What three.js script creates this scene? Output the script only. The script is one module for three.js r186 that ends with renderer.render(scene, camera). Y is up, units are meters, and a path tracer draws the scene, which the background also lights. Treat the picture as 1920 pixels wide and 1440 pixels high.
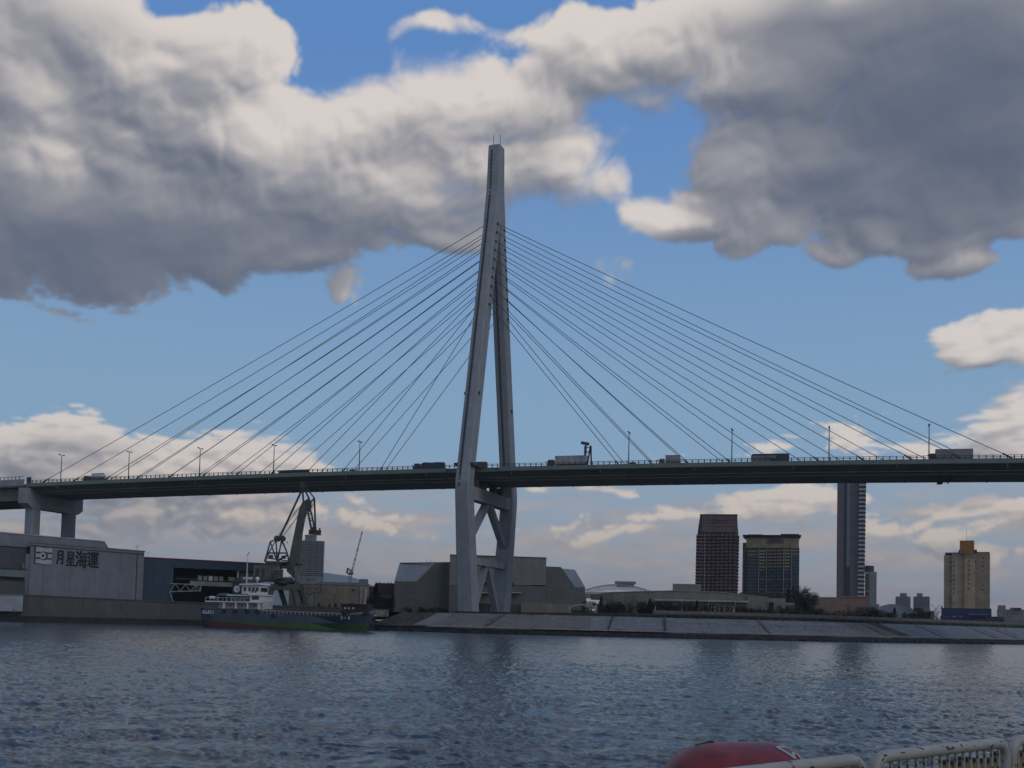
import * as THREE from 'three';
import { ImprovedNoise } from 'three/addons/math/ImprovedNoise.js';
import { mergeGeometries, toCreasedNormals } from 'three/addons/utils/BufferGeometryUtils.js';

// ---------------------------------------------------------------- camera, sky, sun, exposure
const scene = new THREE.Scene();
const EYE = 3.4, LENS = 2000, SHIFT = 350, PITCH = Math.atan(98 / 2000), ROLL = 0.024;   // a shift lens, tipped up a little and held askew
const camera = new THREE.PerspectiveCamera(2 * Math.atan(720 / LENS) * 180 / Math.PI, 4 / 3, 0.2, 60000);
camera.position.set(0, EYE, 0);
camera.rotation.order = 'XYZ';
camera.rotation.set(PITCH, 0, ROLL);
camera.setViewOffset(1920, 1440, 0, -SHIFT, 1920, 1440);
camera.updateMatrixWorld(true);
const renderer = new THREE.WebGLRenderer({ antialias: true });
renderer.toneMapping = THREE.LinearToneMapping;
renderer.toneMappingExposure = 1.07;
renderer.shadowMap.enabled = true;

const sun = new THREE.DirectionalLight(new THREE.Color(1.0, 0.95, 0.89), 0.55);
sun.position.set(370, 380, -20);
sun.target.position.set(0, 0, -330);
sun.castShadow = true;
sun.shadow.radius = 60;
sun.shadow.mapSize.set(4096, 4096);
Object.assign(sun.shadow.camera, { left: -450, right: 450, top: 350, bottom: -350, near: 10, far: 2000 });
scene.add(sun, sun.target);

const perlin = new ImprovedNoise();
const clamp = (x, a = 0, b = 1) => Math.min(b, Math.max(a, x));
const smooth = (a, b, x) => { const t = clamp((x - a) / (b - a)); return t * t * (3 - 2 * t); };
const mix = (a, b, t) => a + (b - a) * t;
function rng(seed) { let s = seed >>> 0; return () => { s = (s + 0x6D2B79F5) >>> 0; let t = s; t = Math.imul(t ^ (t >>> 15), t | 1); t ^= t + Math.imul(t ^ (t >>> 7), t | 61); return ((t ^ (t >>> 14)) >>> 0) / 4294967296; }; }
// The sky: clear air from haze at the horizon to blue, with broken cumulus. Cloud masses: [azimuth, elevation, half width, half height in degrees, thickness].
const cloudMasses = [
  [-25.26, 24.73, 4.94, 3.55, 0.96], [-20.52, 25.15, 4.41, 2.82, 0.95], [-16.59, 26.21, 3.08, 1.96, 0.90], [-13.79, 28.07, 2.15, 1.47, 0.96], [-15.82, 27.23, 2.29, 1.59, 0.90], [-18.35, 23.60, 4.99, 2.17, 0.93], [-24.13, 21.49, 5.33, 2.98, 0.95], [-21.51, 18.77, 7.32, 3.08, 0.96], [-25.60, 16.93, 4.93, 2.49, 0.93], [-16.30, 19.45, 4.05, 2.29, 0.90], [-25.41, 27.55, 6.10, 1.80, 0.85], [-19.37, 28.49, 3.78, 1.22, 0.75], [-0.71, 29.36, 3.25, 0.98, 0.48], [-14.30, 23.89, 2.88, 1.92, 0.75], [-9.57, 25.09, 2.85, 2.00, 0.92], [-7.00, 25.53, 2.84, 1.87, 0.95], [-3.53, 25.97, 3.09, 1.74, 0.95], [-0.62, 26.43, 2.31, 1.33, 0.93], [1.45, 25.98, 2.32, 1.74, 0.92], [-4.60, 22.95, 6.33, 2.67, 0.96], [2.39, 23.40, 3.42, 2.05, 0.90], [-9.43, 21.12, 5.08, 2.37, 0.93], [-12.03, 22.66, 3.44, 1.95, 0.85], [-4.51, 20.14, 3.50, 1.39, 0.70], [-11.90, 19.38, 2.97, 1.27, 0.70], [4.74, 22.64, 1.59, 0.83, 0.50], [-9.57, 17.21, 1.64, 1.18, 0.50], [-5.55, 29.50, 1.55, 0.52, 0.68], [3.12, 29.17, 2.00, 0.87, 0.66], [5.17, 29.03, 2.25, 1.20, 0.76], [3.16, 27.54, 2.29, 1.13, 0.55], [5.79, 27.51, 2.29, 1.35, 0.70], [8.08, 28.60, 3.02, 1.99, 0.92], [11.52, 27.26, 3.57, 2.49, 0.95], [16.49, 27.09, 4.59, 3.63, 0.98], [21.73, 26.24, 5.14, 4.15, 0.98], [25.18, 25.28, 4.14, 4.68, 0.98], [14.90, 23.46, 4.73, 2.65, 0.95], [20.22, 22.24, 5.57, 2.82, 0.95], [11.32, 22.45, 2.25, 1.59, 0.92], [9.08, 21.28, 2.80, 1.24, 0.92], [6.50, 21.34, 1.60, 0.80, 0.85], [12.74, 20.36, 3.76, 1.26, 0.88], [23.98, 20.62, 4.02, 2.38, 0.90], [17.53, 29.66, 5.98, 1.95, 0.88], [24.21, 28.71, 5.28, 1.98, 0.90], [10.05, 30.09, 3.47, 1.29, 0.75], [6.39, 26.30, 1.80, 0.64, 0.30], [16.98, 18.58, 1.41, 1.03, 0.88], [22.76, 17.84, 2.73, 0.88, 0.60], [20.23, 19.57, 3.51, 0.92, 0.60], [24.24, 14.22, 2.64, 1.02, 0.86], [25.90, 14.82, 1.66, 1.34, 0.85], [22.78, 14.20, 1.39, 0.65, 0.70], [-22.33, 8.82, 2.69, 1.26, 0.90], [-24.71, 7.44, 3.41, 1.69, 0.90], [-21.28, 7.45, 4.26, 1.41, 0.90], [-13.99, 8.49, 3.12, 1.46, 0.95], [-16.37, 7.52, 3.69, 1.27, 0.90], [-19.22, 6.66, 7.40, 1.13, 0.90], [-11.49, 7.52, 2.56, 0.99, 0.75], [-25.48, 8.91, 1.70, 0.84, 0.50], [25.20, 10.34, 1.97, 1.80, 0.98], [24.25, 9.37, 2.54, 1.26, 0.92], [17.71, 10.01, 1.83, 1.25, 0.95], [21.43, 9.22, 1.84, 1.00, 0.85], [13.71, 9.42, 1.70, 0.67, 0.70], [8.15, 9.19, 1.70, 0.45, 0.55], [14.55, 6.80, 2.70, 1.07, 0.95], [16.95, 6.51, 1.99, 0.91, 0.85], [12.11, 6.11, 1.99, 0.79, 0.80], [22.56, 6.03, 2.56, 0.91, 0.85], [24.97, 6.50, 2.28, 0.79, 0.80], [8.21, 5.81, 2.28, 0.79, 0.75], [4.53, 5.33, 2.85, 0.80, 0.70], [-19.67, 5.15, 7.42, 0.80, 0.75], [-13.61, 5.33, 3.99, 0.91, 0.75], [-22.87, 3.90, 5.72, 0.86, 0.75], [-7.48, 4.88, 4.28, 0.80, 0.70], [20.32, 4.72, 4.57, 0.74, 0.70], [24.50, 3.64, 2.57, 0.86, 0.70], [3.34, 7.59, 4.54, 0.56, 0.70]
];
// thick, unlit bellies of those clouds
const cloudBellies = [
  [-21.97, 17.84, 7.64, 2.08, 1.00], [-25.33, 16.23, 4.68, 1.58, 0.60], [-15.74, 19.00, 3.25, 1.54, 0.45], [-25.41, 27.55, 6.60, 1.13, 0.30], [-11.10, 20.48, 3.76, 1.76, 0.42], [-4.52, 20.40, 5.10, 1.26, 0.22], [3.01, 22.14, 3.18, 0.98, 0.10], [-12.02, 22.41, 1.59, 0.98, 0.08], [17.57, 26.29, 4.88, 2.99, 0.75], [22.73, 25.65, 4.65, 3.96, 1.00], [16.54, 22.11, 5.04, 2.21, 0.45], [22.25, 21.06, 4.81, 2.00, 0.55], [18.60, 29.31, 7.99, 1.31, 0.40], [25.66, 24.09, 2.88, 4.30, 0.55], [14.28, 29.11, 3.00, 1.31, 0.30], [-22.29, 7.90, 2.84, 0.84, 0.30], [-24.92, 6.90, 2.84, 0.56, 0.25], [21.81, 8.68, 2.83, 0.50, 0.20]
];
{
  const W = 4096, H = 2048, half = H / 2, R = Math.PI / 180;
  const dens = new Float32Array(W * (half + 8)), dark = new Float32Array(W * (half + 8));
  const bill = (x, y, z, oct, gain = 0.57) => { let s = 0, a = 1, n = 0; for (let o = 0; o < oct; o++) { s += a * Math.abs(perlin.noise(x, y, z)); n += a; x = x * 2.03 + 7.1; y = y * 2.03 + 3.7; z = z * 2.03 + 5.3; a *= gain; } return s / n * 2.2; };
  const fbm = (x, y, z, oct) => { let s = 0, a = 1, n = 0; for (let o = 0; o < oct; o++) { s += a * perlin.noise(x, y, z); n += a; x = x * 2.03 + 1.7; y = y * 2.03 + 9.2; z = z * 2.03 + 4.4; a *= 0.5; } return s / n; };
  for (let j = 0; j < half + 4; j++) {
    const el = (j + 0.5) / H * 180 - 1.5, ce = Math.cos(Math.max(el, 0) * R), se = Math.sin(el * R);
    for (let i = 0; i < W; i++) {
      let az = ((i + 0.5) / W - 0.25) * 360; if (az > 180) az -= 360;
      const x = Math.sin(az * R) * ce, y = se * 1.25, z = -Math.cos(az * R) * ce;
      const near = Math.abs(az) < 42 && el < 48;   // finer detail where it can be made out
      const wx = fbm(x * 14 + 3, y * 14, z * 14, near ? 2 : 1) * 0.028, wy = near ? fbm(x * 14, y * 14 + 8, z * 14, 2) * 0.028 : 0;
      const px = x + wx, py = y + wy, pz = z;
      const win = smooth(36, 29, Math.abs(az)) * smooth(44, 36, el);
      let f = 0, d = 0;
      if (win > 0) {
        const waz = az + wx * 45, wel = el + wy * 45;
        let q = 1;
        for (const [a, e, rx, ry, t] of cloudMasses) { const u = (waz - a) * ce / rx, v = (wel - e) / ry, r = u * u + v * v; if (r < 4) q *= 1 - clamp(t * Math.exp(-r * 1.15)); }
        f = (1 - q) * 1.68 - 0.70;
        for (const [a, e, rx, ry, t] of cloudBellies) { const u = (waz - a) * ce / rx, v = (wel - e) / ry, r = u * u + v * v; if (r < 5) d += t * Math.exp(-r); }
      }
      if (win < 1) {
        const big = fbm(x * 3.1 + 11, y * 4.2, z * 3.1, 3), g = big * 2.6 + 0.02 + 0.25 * smooth(12, 2, el);
        f = mix(g, f, win); d = mix(clamp(big * 1.9), d, win);
      }
      const fq = mix(26, 11, smooth(4, 16, el));
      const nz = bill(px * fq, py * fq, pz * fq, near ? 7 : 4);
      dens[j * W + i] = f + (nz - 0.52) * mix(1.35, 1.0, smooth(5, 14, el));
      dark[j * W + i] = d;
    }
  }
  const img = new Float32Array(W * H * 4);
  const S = (i, j) => dens[clamp(j, 0, half + 3) * W + ((i + W) % W)];
  // the same clouds without their finest curls, for the light inside them
  let soft = dens;
  for (let pass = 0; pass < 2; pass++) {
    const out = new Float32Array(soft.length), w = 7;
    for (let j = 0; j < half + 4; j++) { let s = 0; for (let k = -w; k <= w; k++) s += soft[j * W + ((k + W) % W)]; for (let i = 0; i < W; i++) { out[j * W + i] = s / (2 * w + 1); s += soft[j * W + ((i + w + 1) % W)] - soft[j * W + ((i - w + W) % W)]; } }
    const up = new Float32Array(soft.length), h = 5;
    for (let i = 0; i < W; i++) { let s = 0; for (let k = -h; k <= h; k++) s += out[clamp(k, 0, half + 3) * W + i]; for (let j = 0; j < half + 4; j++) { up[j * W + i] = s / (2 * h + 1); s += out[clamp(j + h + 1, 0, half + 3) * W + i] - out[clamp(j - h, 0, half + 3) * W + i]; } }
    soft = up;
  }
  const Q = (i, j) => soft[clamp(j, 0, half + 3) * W + ((i + W) % W)];
  // light on the clouds: from above, worn down by what lies over each point; then softened, as cloud scatters it
  let lum = new Float32Array(W * (half + 8));
  for (let j = 0; j < half + 4; j++) for (let i = 0; i < W; i++) {
    const d0 = S(i, j); if (d0 < -0.25) { lum[j * W + i] = 0.9; continue; }
    let tau = 0; for (let s = 1; s <= 10; s++) tau += clamp(Q(i + s * 2, j + s * (j < 130 ? 3 : 6)), 0, 1.1);
    const rel = d0 - S(i + 3, j + 5), rel2 = Q(i, j) - Q(i + 14, j + 22);
    const L = 0.47 + 0.31 * Math.exp(-tau * 0.16) + clamp(rel * 0.56, -0.2, 0.24) + clamp(rel2 * 0.55, -0.2, 0.22);
    lum[j * W + i] = clamp(L, 0.06, 1.05) * Math.exp(-dark[j * W + i] * 1.35);
  }
  for (let pass = 0; pass < 1; pass++) {
    const out = new Float32Array(lum.length);
    for (let j = 0; j < half + 4; j++) for (let i = 0; i < W; i++) {
      const j0 = Math.max(j - 1, 0), j1 = Math.min(j + 1, half + 3), l = (i + W - 1) % W, r = (i + 1) % W;
      out[j * W + i] = (lum[j * W + i] * 2 + lum[j * W + l] + lum[j * W + r] + lum[j0 * W + i] + lum[j1 * W + i]) / 6;
    }
    lum = out;
  }
  for (let j = 0; j < H; j++) {
    const el = (j + 0.5) / H * 180 - 90;
    const e = Math.max(el, 0), ce = Math.cos(e * R), se = Math.sin(e * R);
    const k1 = smooth(0, 10, e), k2 = smooth(5, 31, e);   // clear air, haze low down
    const air = [mix(mix(0.345, 0.235, k1), 0.10, k2), mix(mix(0.345, 0.375, k1), 0.23, k2), mix(mix(0.355, 0.52, k1), 0.505, k2)];
    for (let i = 0; i < W; i++) {
      const o = (j * W + i) * 4; img[o + 3] = 1;
      if (el < -1.4) { img[o] = 0.30; img[o + 1] = 0.29; img[o + 2] = 0.285; continue; }
      const jj = Math.round((el + 1.5) * H / 180 - 0.5), d0 = S(i, jj), q = clamp(jj, 0, half + 3) * W + i;
      let r = air[0], g = air[1], b = air[2];
      const th = ((i + 0.5) / W - 0.25) * 2 * Math.PI, x = Math.sin(th) * ce, z = -Math.cos(th) * ce;
      const low = smooth(10, 3, e);
      // thin veil of far cloud over the horizon
      if (e < 12) {
        const v = fbm(x * 12 + 5, se * 70, z * 12, 4), m = clamp(0.5 + v * 1.5) * smooth(9, 4.5, e), w2 = clamp(0.5 + fbm(x * 30, se * 90 + 4, z * 30, 3) * 1.3);
        r = mix(r, mix(0.335, 0.475, w2), m); g = mix(g, mix(0.32, 0.395, w2), m); b = mix(b, mix(0.325, 0.345, w2), m);
      }
      const wisp = smooth(-0.15, 0.35, fbm(x * 5 + 2, se * 7, z * 5 + 1, 3));
      const sharp = mix(mix(0.36, 0.65, wisp), mix(0.22, 0.75, wisp), smooth(3, 14, e));
      const a = smooth(-0.06, sharp, d0);
      if (a > 0) {
        const L = clamp(lum[q]), l2 = L * L * (3 - 2 * L) * 0.35 + L * 0.65;
        // slate undersides, lavender grey bodies, cream lit tops
        const k3 = l2 < 0.5 ? l2 * 2 : l2 * 2 - 1, tone = (d, m, w) => l2 < 0.5 ? mix(d, m, k3) : mix(m, w, k3);
        const c = [tone(mix(0.088, 0.19, low), mix(0.30, 0.33, low), mix(0.66, 0.62, low)), tone(mix(0.115, 0.20, low), mix(0.298, 0.31, low), mix(0.605, 0.52, low)), tone(mix(0.172, 0.235, low), mix(0.325, 0.305, low), mix(0.57, 0.42, low))];
        const aa = Math.pow(a, 0.8) * mix(1, 0.5, smooth(6, 1, e));
        r = mix(r, c[0], aa); g = mix(g, c[1], aa); b = mix(b, c[2], aa);
      }
      img[o] = r; img[o + 1] = g; img[o + 2] = b;
    }
  }
  const tex = new THREE.DataTexture(img, W, H, THREE.RGBAFormat, THREE.FloatType);
  tex.mapping = THREE.EquirectangularReflectionMapping;
  tex.magFilter = THREE.LinearFilter; tex.needsUpdate = true;
  scene.background = tex; scene.environment = tex;
}
// ---------------------------------------------------------------- helpers
const V = (x, y, z) => new THREE.Vector3(x, y, z);
// a point of the place, from where it is seen and how far away it stands
function at(px, py, far) { const v = V((px - 960) / LENS, (720 - py + SHIFT) / LENS, -1).applyQuaternion(camera.quaternion); return v.multiplyScalar(far / -v.z).add(camera.position); }
const skyline = (px) => 1145 + 0.024 * px;
const gx = (px, far) => at(px, skyline(px), far).x;
const hy = (px, py, far) => at(px, py, far).y;

const taken = new Map();
function numbered(name) { const n = taken.get(name) ?? 0; taken.set(name, n + 1); return n ? name + '_' + String(n).padStart(3, '0') : name; }
function tag(o, label, category, group, kind) { if (label) o.userData.label = label; if (category) o.userData.category = category; if (group) o.userData.group = group; if (kind) o.userData.kind = kind; return o; }
function thing(name, label, category, pos = [0, 0, 0], turn = 0, group) {
  const o = new THREE.Group(); o.name = numbered(name); scene.add(o);
  o.position.set(...(pos.isVector3 ? pos.toArray() : pos)); o.rotation.y = turn;
  return tag(o, label, category, group);
}
function metres(g) {   // texture coordinates in metres, from the way each face points
  if (g.userData.done) return g;
  if (g.index) { const u = g.userData; g = g.toNonIndexed(); g.userData = u; }
  if (!g.attributes.normal) g.computeVertexNormals();
  const p = g.attributes.position, n = g.attributes.normal, uv = new Float32Array(p.count * 2);
  for (let i = 0; i < p.count; i += 3) {
    let nx = 0, ny = 0, nz = 0; for (let k = 0; k < 3; k++) { nx += n.getX(i + k); ny += n.getY(i + k); nz += n.getZ(i + k); }
    const ax = Math.abs(nx), ay = Math.abs(ny), az = Math.abs(nz);
    for (let k = 0; k < 3; k++) { const q = i + k, x = p.getX(q), y = p.getY(q), z = p.getZ(q); uv[q * 2] = ax > ay && ax > az ? z : x; uv[q * 2 + 1] = ay > ax && ay > az ? z : y; }
  }
  g.setAttribute('uv', new THREE.BufferAttribute(uv, 2));
  for (const k of Object.keys(g.attributes)) if (!['position', 'normal', 'uv', 'color'].includes(k)) g.deleteAttribute(k);
  g.userData.done = true;
  return g;
}
function part(parent, name, geo, mat) {
  const m = new THREE.Mesh(Array.isArray(geo) ? join(geo) : geo.userData.keep ? geo : metres(geo), mat);
  m.name = parent === scene ? numbered(name) : name; m.castShadow = m.receiveShadow = true; parent.add(m); return m;
}
const join = (list) => { const g = mergeGeometries(list.map((x) => metres(x))); g.userData.done = true; return g; };
// box with its base at y
const bx = (w, h, d, x = 0, y = 0, z = 0) => new THREE.BoxGeometry(w, h, d).translate(x, y + h / 2, z);
function bar(a, b, w, h = w) { const d = b.clone().sub(a), l = d.length(), g = new THREE.BoxGeometry(w, h, l); const m = new THREE.Matrix4().lookAt(b, a, Math.abs(d.y) > 0.98 * l ? V(1, 0, 0) : V(0, 1, 0)); return g.applyMatrix4(m).translate(...a.clone().add(b).multiplyScalar(0.5).toArray()); }
function rod(a, b, r, r2 = r, n = 7) { const d = b.clone().sub(a), l = d.length(), g = new THREE.CylinderGeometry(r2, r, l, n); g.applyQuaternion(new THREE.Quaternion().setFromUnitVectors(V(0, 1, 0), d.normalize())); return g.translate(...a.clone().add(b).multiplyScalar(0.5).toArray()); }
// a ring laid flat, seen along its thinnest direction
function facing(r) { const s = r.map((p) => p.toArray()), ext = [0, 1, 2].map((k) => Math.max(...s.map((p) => p[k])) - Math.min(...s.map((p) => p[k]))), d = ext.indexOf(Math.min(...ext)); return s.map((p) => new THREE.Vector2(...p.filter((_, k) => k !== d))); }
// skin over rings of points, with end caps
function skin(rings, closed = true, caps = true) {
  const pos = [], n = rings[0].length, m = closed ? n : n - 1;
  const tri = (a, b, c) => pos.push(a.x, a.y, a.z, b.x, b.y, b.z, c.x, c.y, c.z);
  for (let i = 0; i + 1 < rings.length; i++) for (let k = 0; k < m; k++) { const a = rings[i][k], b = rings[i][(k + 1) % n], c = rings[i + 1][k], d = rings[i + 1][(k + 1) % n]; tri(a, b, c); tri(b, d, c); }
  const flat = caps && n > 4 ? THREE.ShapeUtils.triangulateShape(facing(rings[0]), []) : null;
  if (flat) for (const [r, f] of [[rings[0], true], [rings[rings.length - 1], false]]) for (const [a, b, c] of flat) f ? tri(r[a], r[c], r[b]) : tri(r[a], r[b], r[c]);
  else if (caps) for (const [r, f] of [[rings[0], true], [rings[rings.length - 1], false]]) for (let k = 1; k + 1 < n; k++) f ? tri(r[0], r[k + 1], r[k]) : tri(r[0], r[k], r[k + 1]);
  const g = new THREE.BufferGeometry(); g.setAttribute('position', new THREE.BufferAttribute(new Float32Array(pos), 3)); g.computeVertexNormals(); return g;
}
// upright prism over a plan [[x, z], ...]
function prism(plan, y0, y1) { return skin([y0, y1].map((y) => plan.map(([x, z]) => V(x, y, z)))); }
// a flat outline [[x, y], ...] with thickness along z
function slab(outline, z0, z1) { return skin([z0, z1].map((z) => outline.map(([x, y]) => V(x, y, z)))); }
function chamfered(y, a, b, c, z = 0, x = 0) { const h = a / 2, d = b / 2; return [[-h + c, -d], [h - c, -d], [h, -d + c], [h, d - c], [h - c, d], [-h + c, d], [-h, d - c], [-h, -d + c]].map(([u, v]) => V(x + u, y, z + v)); }
function lathe(points, n = 20) { return new THREE.LatheGeometry(points.map(([r, y]) => new THREE.Vector2(r, y)), n); }
const clone = (o, name, label, group) => { const c = o.clone(); c.userData = { ...o.userData }; c.name = numbered(name ?? o.name.replace(/_\d{3}$/, '')); if (label) c.userData.label = label; if (group) c.userData.group = group; scene.add(c); return c; };

// ---------------------------------------------------------------- textures and materials (base colours are linear)
function texture(n, tile, fn, { color = false, m = n } = {}) {
  const d = new Uint8Array(n * m * 4);
  for (let y = 0; y < m; y++) for (let x = 0; x < n; x++) { const c = fn(x / n, y / m), o = (y * n + x) * 4; const [r, g, b] = Array.isArray(c) ? c : [c, c, c]; d[o] = clamp(r) * 255; d[o + 1] = clamp(g) * 255; d[o + 2] = clamp(b) * 255; d[o + 3] = 255; }
  const t = new THREE.DataTexture(d, n, m); t.wrapS = t.wrapT = THREE.RepeatWrapping; t.magFilter = THREE.LinearFilter; t.repeat.set(1 / tile, 1 / tile); t.needsUpdate = true;
  if (color) t.colorSpace = THREE.SRGBColorSpace;
  return t;
}
// noise that tiles: points on two circles
const tn = (u, v, f, s = 0) => { const a = u * Math.PI * 2, b = v * Math.PI * 2, r = f / 6.283; return 0.5 * (perlin.noise(Math.cos(a) * r + s, Math.sin(a) * r + 3.3, Math.cos(b) * r + s * 2) + perlin.noise(Math.sin(a) * r + 9.1 + s, Math.sin(b) * r + s, Math.cos(b) * r + 5.7)) * 1.6; };
const tfbm = (u, v, f, o, s = 0) => { let t = 0, a = 1, n = 0; for (let i = 0; i < o; i++) { t += a * tn(u, v, f, s + i * 3.1); n += a; a *= 0.55; f *= 2; } return t / n; };
const T = {
  grime: texture(384, 14, (u, v) => 0.89 + 0.17 * tfbm(u, v, 4, 6) - 0.05 * smooth(0.12, 0.4, tfbm(u, v, 3, 4, 20)), { color: true }),
  streak: texture(384, 16, (u, v) => 0.93 + 0.10 * tfbm(u, v, 5, 5) - 0.04 * smooth(0.02, 0.4, tn(u, 0.5 + 0.02 * v, 46) * 0.7 + tn(u, v, 6, 4) * 0.6) , { color: true }),
  stone: texture(512, 9, (u, v) => 0.78 + 0.55 * tfbm(u, v, 7, 6) - 0.25 * smooth(0.1, 0.35, tfbm(u, v, 5, 4, 33)), { color: true }),
  slab: texture(384, 13, (u, v) => 0.86 + 0.26 * tfbm(u, v, 9, 6) - 0.07 * smooth(0.1, 0.3, tn(u, v, 4, 51)), { color: true }),
  ribs: texture(64, 1.2, (u) => 0.5 + 0.5 * Math.sin(u * Math.PI * 8), { m: 4 }),
};
const made = new Map();
function M(r, g, b, rough = 0.8, map = T.grime, more) { const key = [r, g, b, rough, map?.uuid].join(); if (!more && made.has(key)) return made.get(key); const m = new THREE.MeshStandardMaterial({ color: new THREE.Color().setRGB(r, g, b), roughness: rough, map, ...more }); if (!more) made.set(key, m); return m; }
const mat = {
  concrete: M(0.295, 0.308, 0.325, 0.85, T.streak), concreteDark: M(0.11, 0.106, 0.098, 0.9, T.streak), revetment: M(0.22, 0.222, 0.222, 0.92, T.slab), revetmentPale: M(0.24, 0.225, 0.195, 0.92, T.slab), revetmentBrown: M(0.19, 0.18, 0.16, 0.92, T.slab), wet: M(0.028, 0.03, 0.028, 0.55, T.stone),
  earth: M(0.085, 0.07, 0.045, 1, T.stone), grass: M(0.052, 0.045, 0.022, 1, T.stone), asphalt: M(0.05, 0.05, 0.052, 0.9),
  greenSteel: M(0.145, 0.185, 0.155, 0.6), cable: M(0.05, 0.052, 0.055, 0.6), steelDark: M(0.05, 0.055, 0.052, 0.6), steel: M(0.2, 0.21, 0.21, 0.5), railing: M(0.05, 0.055, 0.055, 0.6),
  white: M(0.72, 0.72, 0.7, 0.5), offwhite: M(0.55, 0.54, 0.5, 0.6), black: M(0.015, 0.015, 0.016, 0.6), rubber: M(0.02, 0.02, 0.02, 0.9),
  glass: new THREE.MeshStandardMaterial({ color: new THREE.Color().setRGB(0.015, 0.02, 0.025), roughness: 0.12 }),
  glassBlue: new THREE.MeshStandardMaterial({ color: new THREE.Color().setRGB(0.03, 0.06, 0.09), roughness: 0.14 }),
};
// ---------------------------------------------------------------- the setting: water, land, sea walls
// shore, from left to right, at the waterline (x, z); the first six run along the quay wall, the rest along the sloping bank
const pt = (px, far) => [gx(px, far), -far];
const quayLine = [[-330, -250], pt(0, 345), pt(300, 362), pt(470, 360), pt(620, 352), pt(703, 350)];
const bankLine = [pt(690, 353), pt(800, 334), pt(1000, 320), pt(1250, 320), pt(1400, 322), pt(1600, 332), pt(1700, 346), pt(1920, 392), pt(2150, 470), [520, -560]];
const LAND = 6.2;
{
  // one sheet of water; its rows lie closer together near the pier
  const wave = [];
  const r = rng(77);
  for (let i = 0; i < 46; i++) { const l = 0.22 * Math.pow(1.053, i) * (0.85 + 0.3 * r()), a = (r() - 0.5) * 2.3 + (r() < 0.5 ? 0.35 : -0.2), k = 2 * Math.PI / l; wave.push([Math.sin(a) * k, Math.cos(a) * k, 0.0052 * Math.pow(l, 0.25) * (0.6 + 0.8 * r()), r() * 6.283]); }
  const height = (x, z) => {
    const gust = 0.95 + 0.35 * perlin.noise(x * 0.022, z * 0.035, 1.5) + 0.35 * perlin.noise(x * 0.11, z * 0.2, 7.5);
    const sx = x + 0.5 * perlin.noise(x * 0.35, z * 0.35, 3.1) * 2, sz = z + perlin.noise(x * 0.3, z * 0.4, 9.1) * 1.3;
    let h = 0; for (const [kx, kz, a, p] of wave) { const s = Math.sin(kx * sx + kz * sz + p); h += a * (s + 0.32 * s * s); }
    return h * clamp(gust, 0.25, 1.7);
  };
  const ds = [-40, -10, 0, 6, 12, 16]; for (let d = 19; d < 470; d *= 1.0046) ds.push(d); ds.push(560, 800, 1500, 4000);
  const NC = 820, pos = [], idx = [];
  const cols = NC + 5;
  for (const d of ds) for (let c = 0; c < cols; c++) {
    const e = c - 2, u = e / NC, side = (Math.max(d, 6) * 0.56 + 6);
    let x = (u - 0.5) * 2 * side; if (e < 0) x = e === -2 ? -9000 : -side * 1.3 - 60; if (e > NC) x = e === NC + 2 ? 9000 : side * 1.3 + 60;
    const inside = e >= 0 && e <= NC && d > 14 && d < 470;
    pos.push(x, inside ? height(x, -d) * smooth(14, 19, d) : 0, -d);
  }
  for (let j = 0; j + 1 < ds.length; j++) for (let c = 0; c + 1 < cols; c++) { const a = j * cols + c, b = a + 1, p = a + cols, q = p + 1; idx.push(a, b, p, b, q, p); }
  const g = new THREE.BufferGeometry(); g.setAttribute('position', new THREE.BufferAttribute(new Float32Array(pos), 3)); g.setIndex(idx); g.computeVertexNormals();
  const uv = new Float32Array(pos.length / 3 * 2); for (let i = 0; i < uv.length / 2; i++) { uv[i * 2] = pos[i * 3]; uv[i * 2 + 1] = pos[i * 3 + 2]; } g.setAttribute('uv', new THREE.BufferAttribute(uv, 2)); g.userData.keep = true;
  const ripple = texture(512, 5.3, (u, v) => 0.5 + 0.55 * tfbm(u, v, 16, 4, 2)); ripple.rotation = 0.4;
  const water = new THREE.MeshPhysicalMaterial({ color: new THREE.Color().setRGB(0.027, 0.038, 0.047), roughness: 0.16, ior: 1.33, bumpMap: ripple, bumpScale: 0.018 });
  tag(part(scene, 'water', g, water), 'dark blue rippled harbour water in front of the bank', 'water', null, 'structure');

  // land behind the shore, out to the horizon
  const inset = (line, d) => line.map(([x, z], i) => { const a = line[Math.max(i - 1, 0)], b = line[Math.min(i + 1, line.length - 1)], l = Math.hypot(b[0] - a[0], b[1] - a[1]); return [x + (b[1] - a[1]) / l * d, z - (b[0] - a[0]) / l * d]; });
  globalThis.bankTop = inset(bankLine, 15);
  const back = inset(quayLine, 0.8).slice(0, 5);
  const outline = [...back, ...bankTop, [9000, -560], [14000, -16000], [-14000, -16000], [-9000, -250]];
  const shape = new THREE.Shape(outline.map(([x, z]) => new THREE.Vector2(x, -z)));
  const land = new THREE.ShapeGeometry(shape).rotateX(-Math.PI / 2).translate(0, LAND, 0);
  tag(part(scene, 'ground', land, M(0.16, 0.155, 0.14, 0.95, T.stone)), 'flat paved land behind the waterfront', 'ground', null, 'structure');

  // quay wall, cast in lengths, with a weedy tide band
  const quay = thing('quay_wall', 'long dark concrete quay wall along the left waterfront', 'sea wall');
  const quayTop = (i, t) => mix([8.7, 8.7, 7.7, 7.2, 6.9, 6.7][i], [8.7, 7.7, 7.2, 6.9, 6.7, 6.5][i], t);
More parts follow.
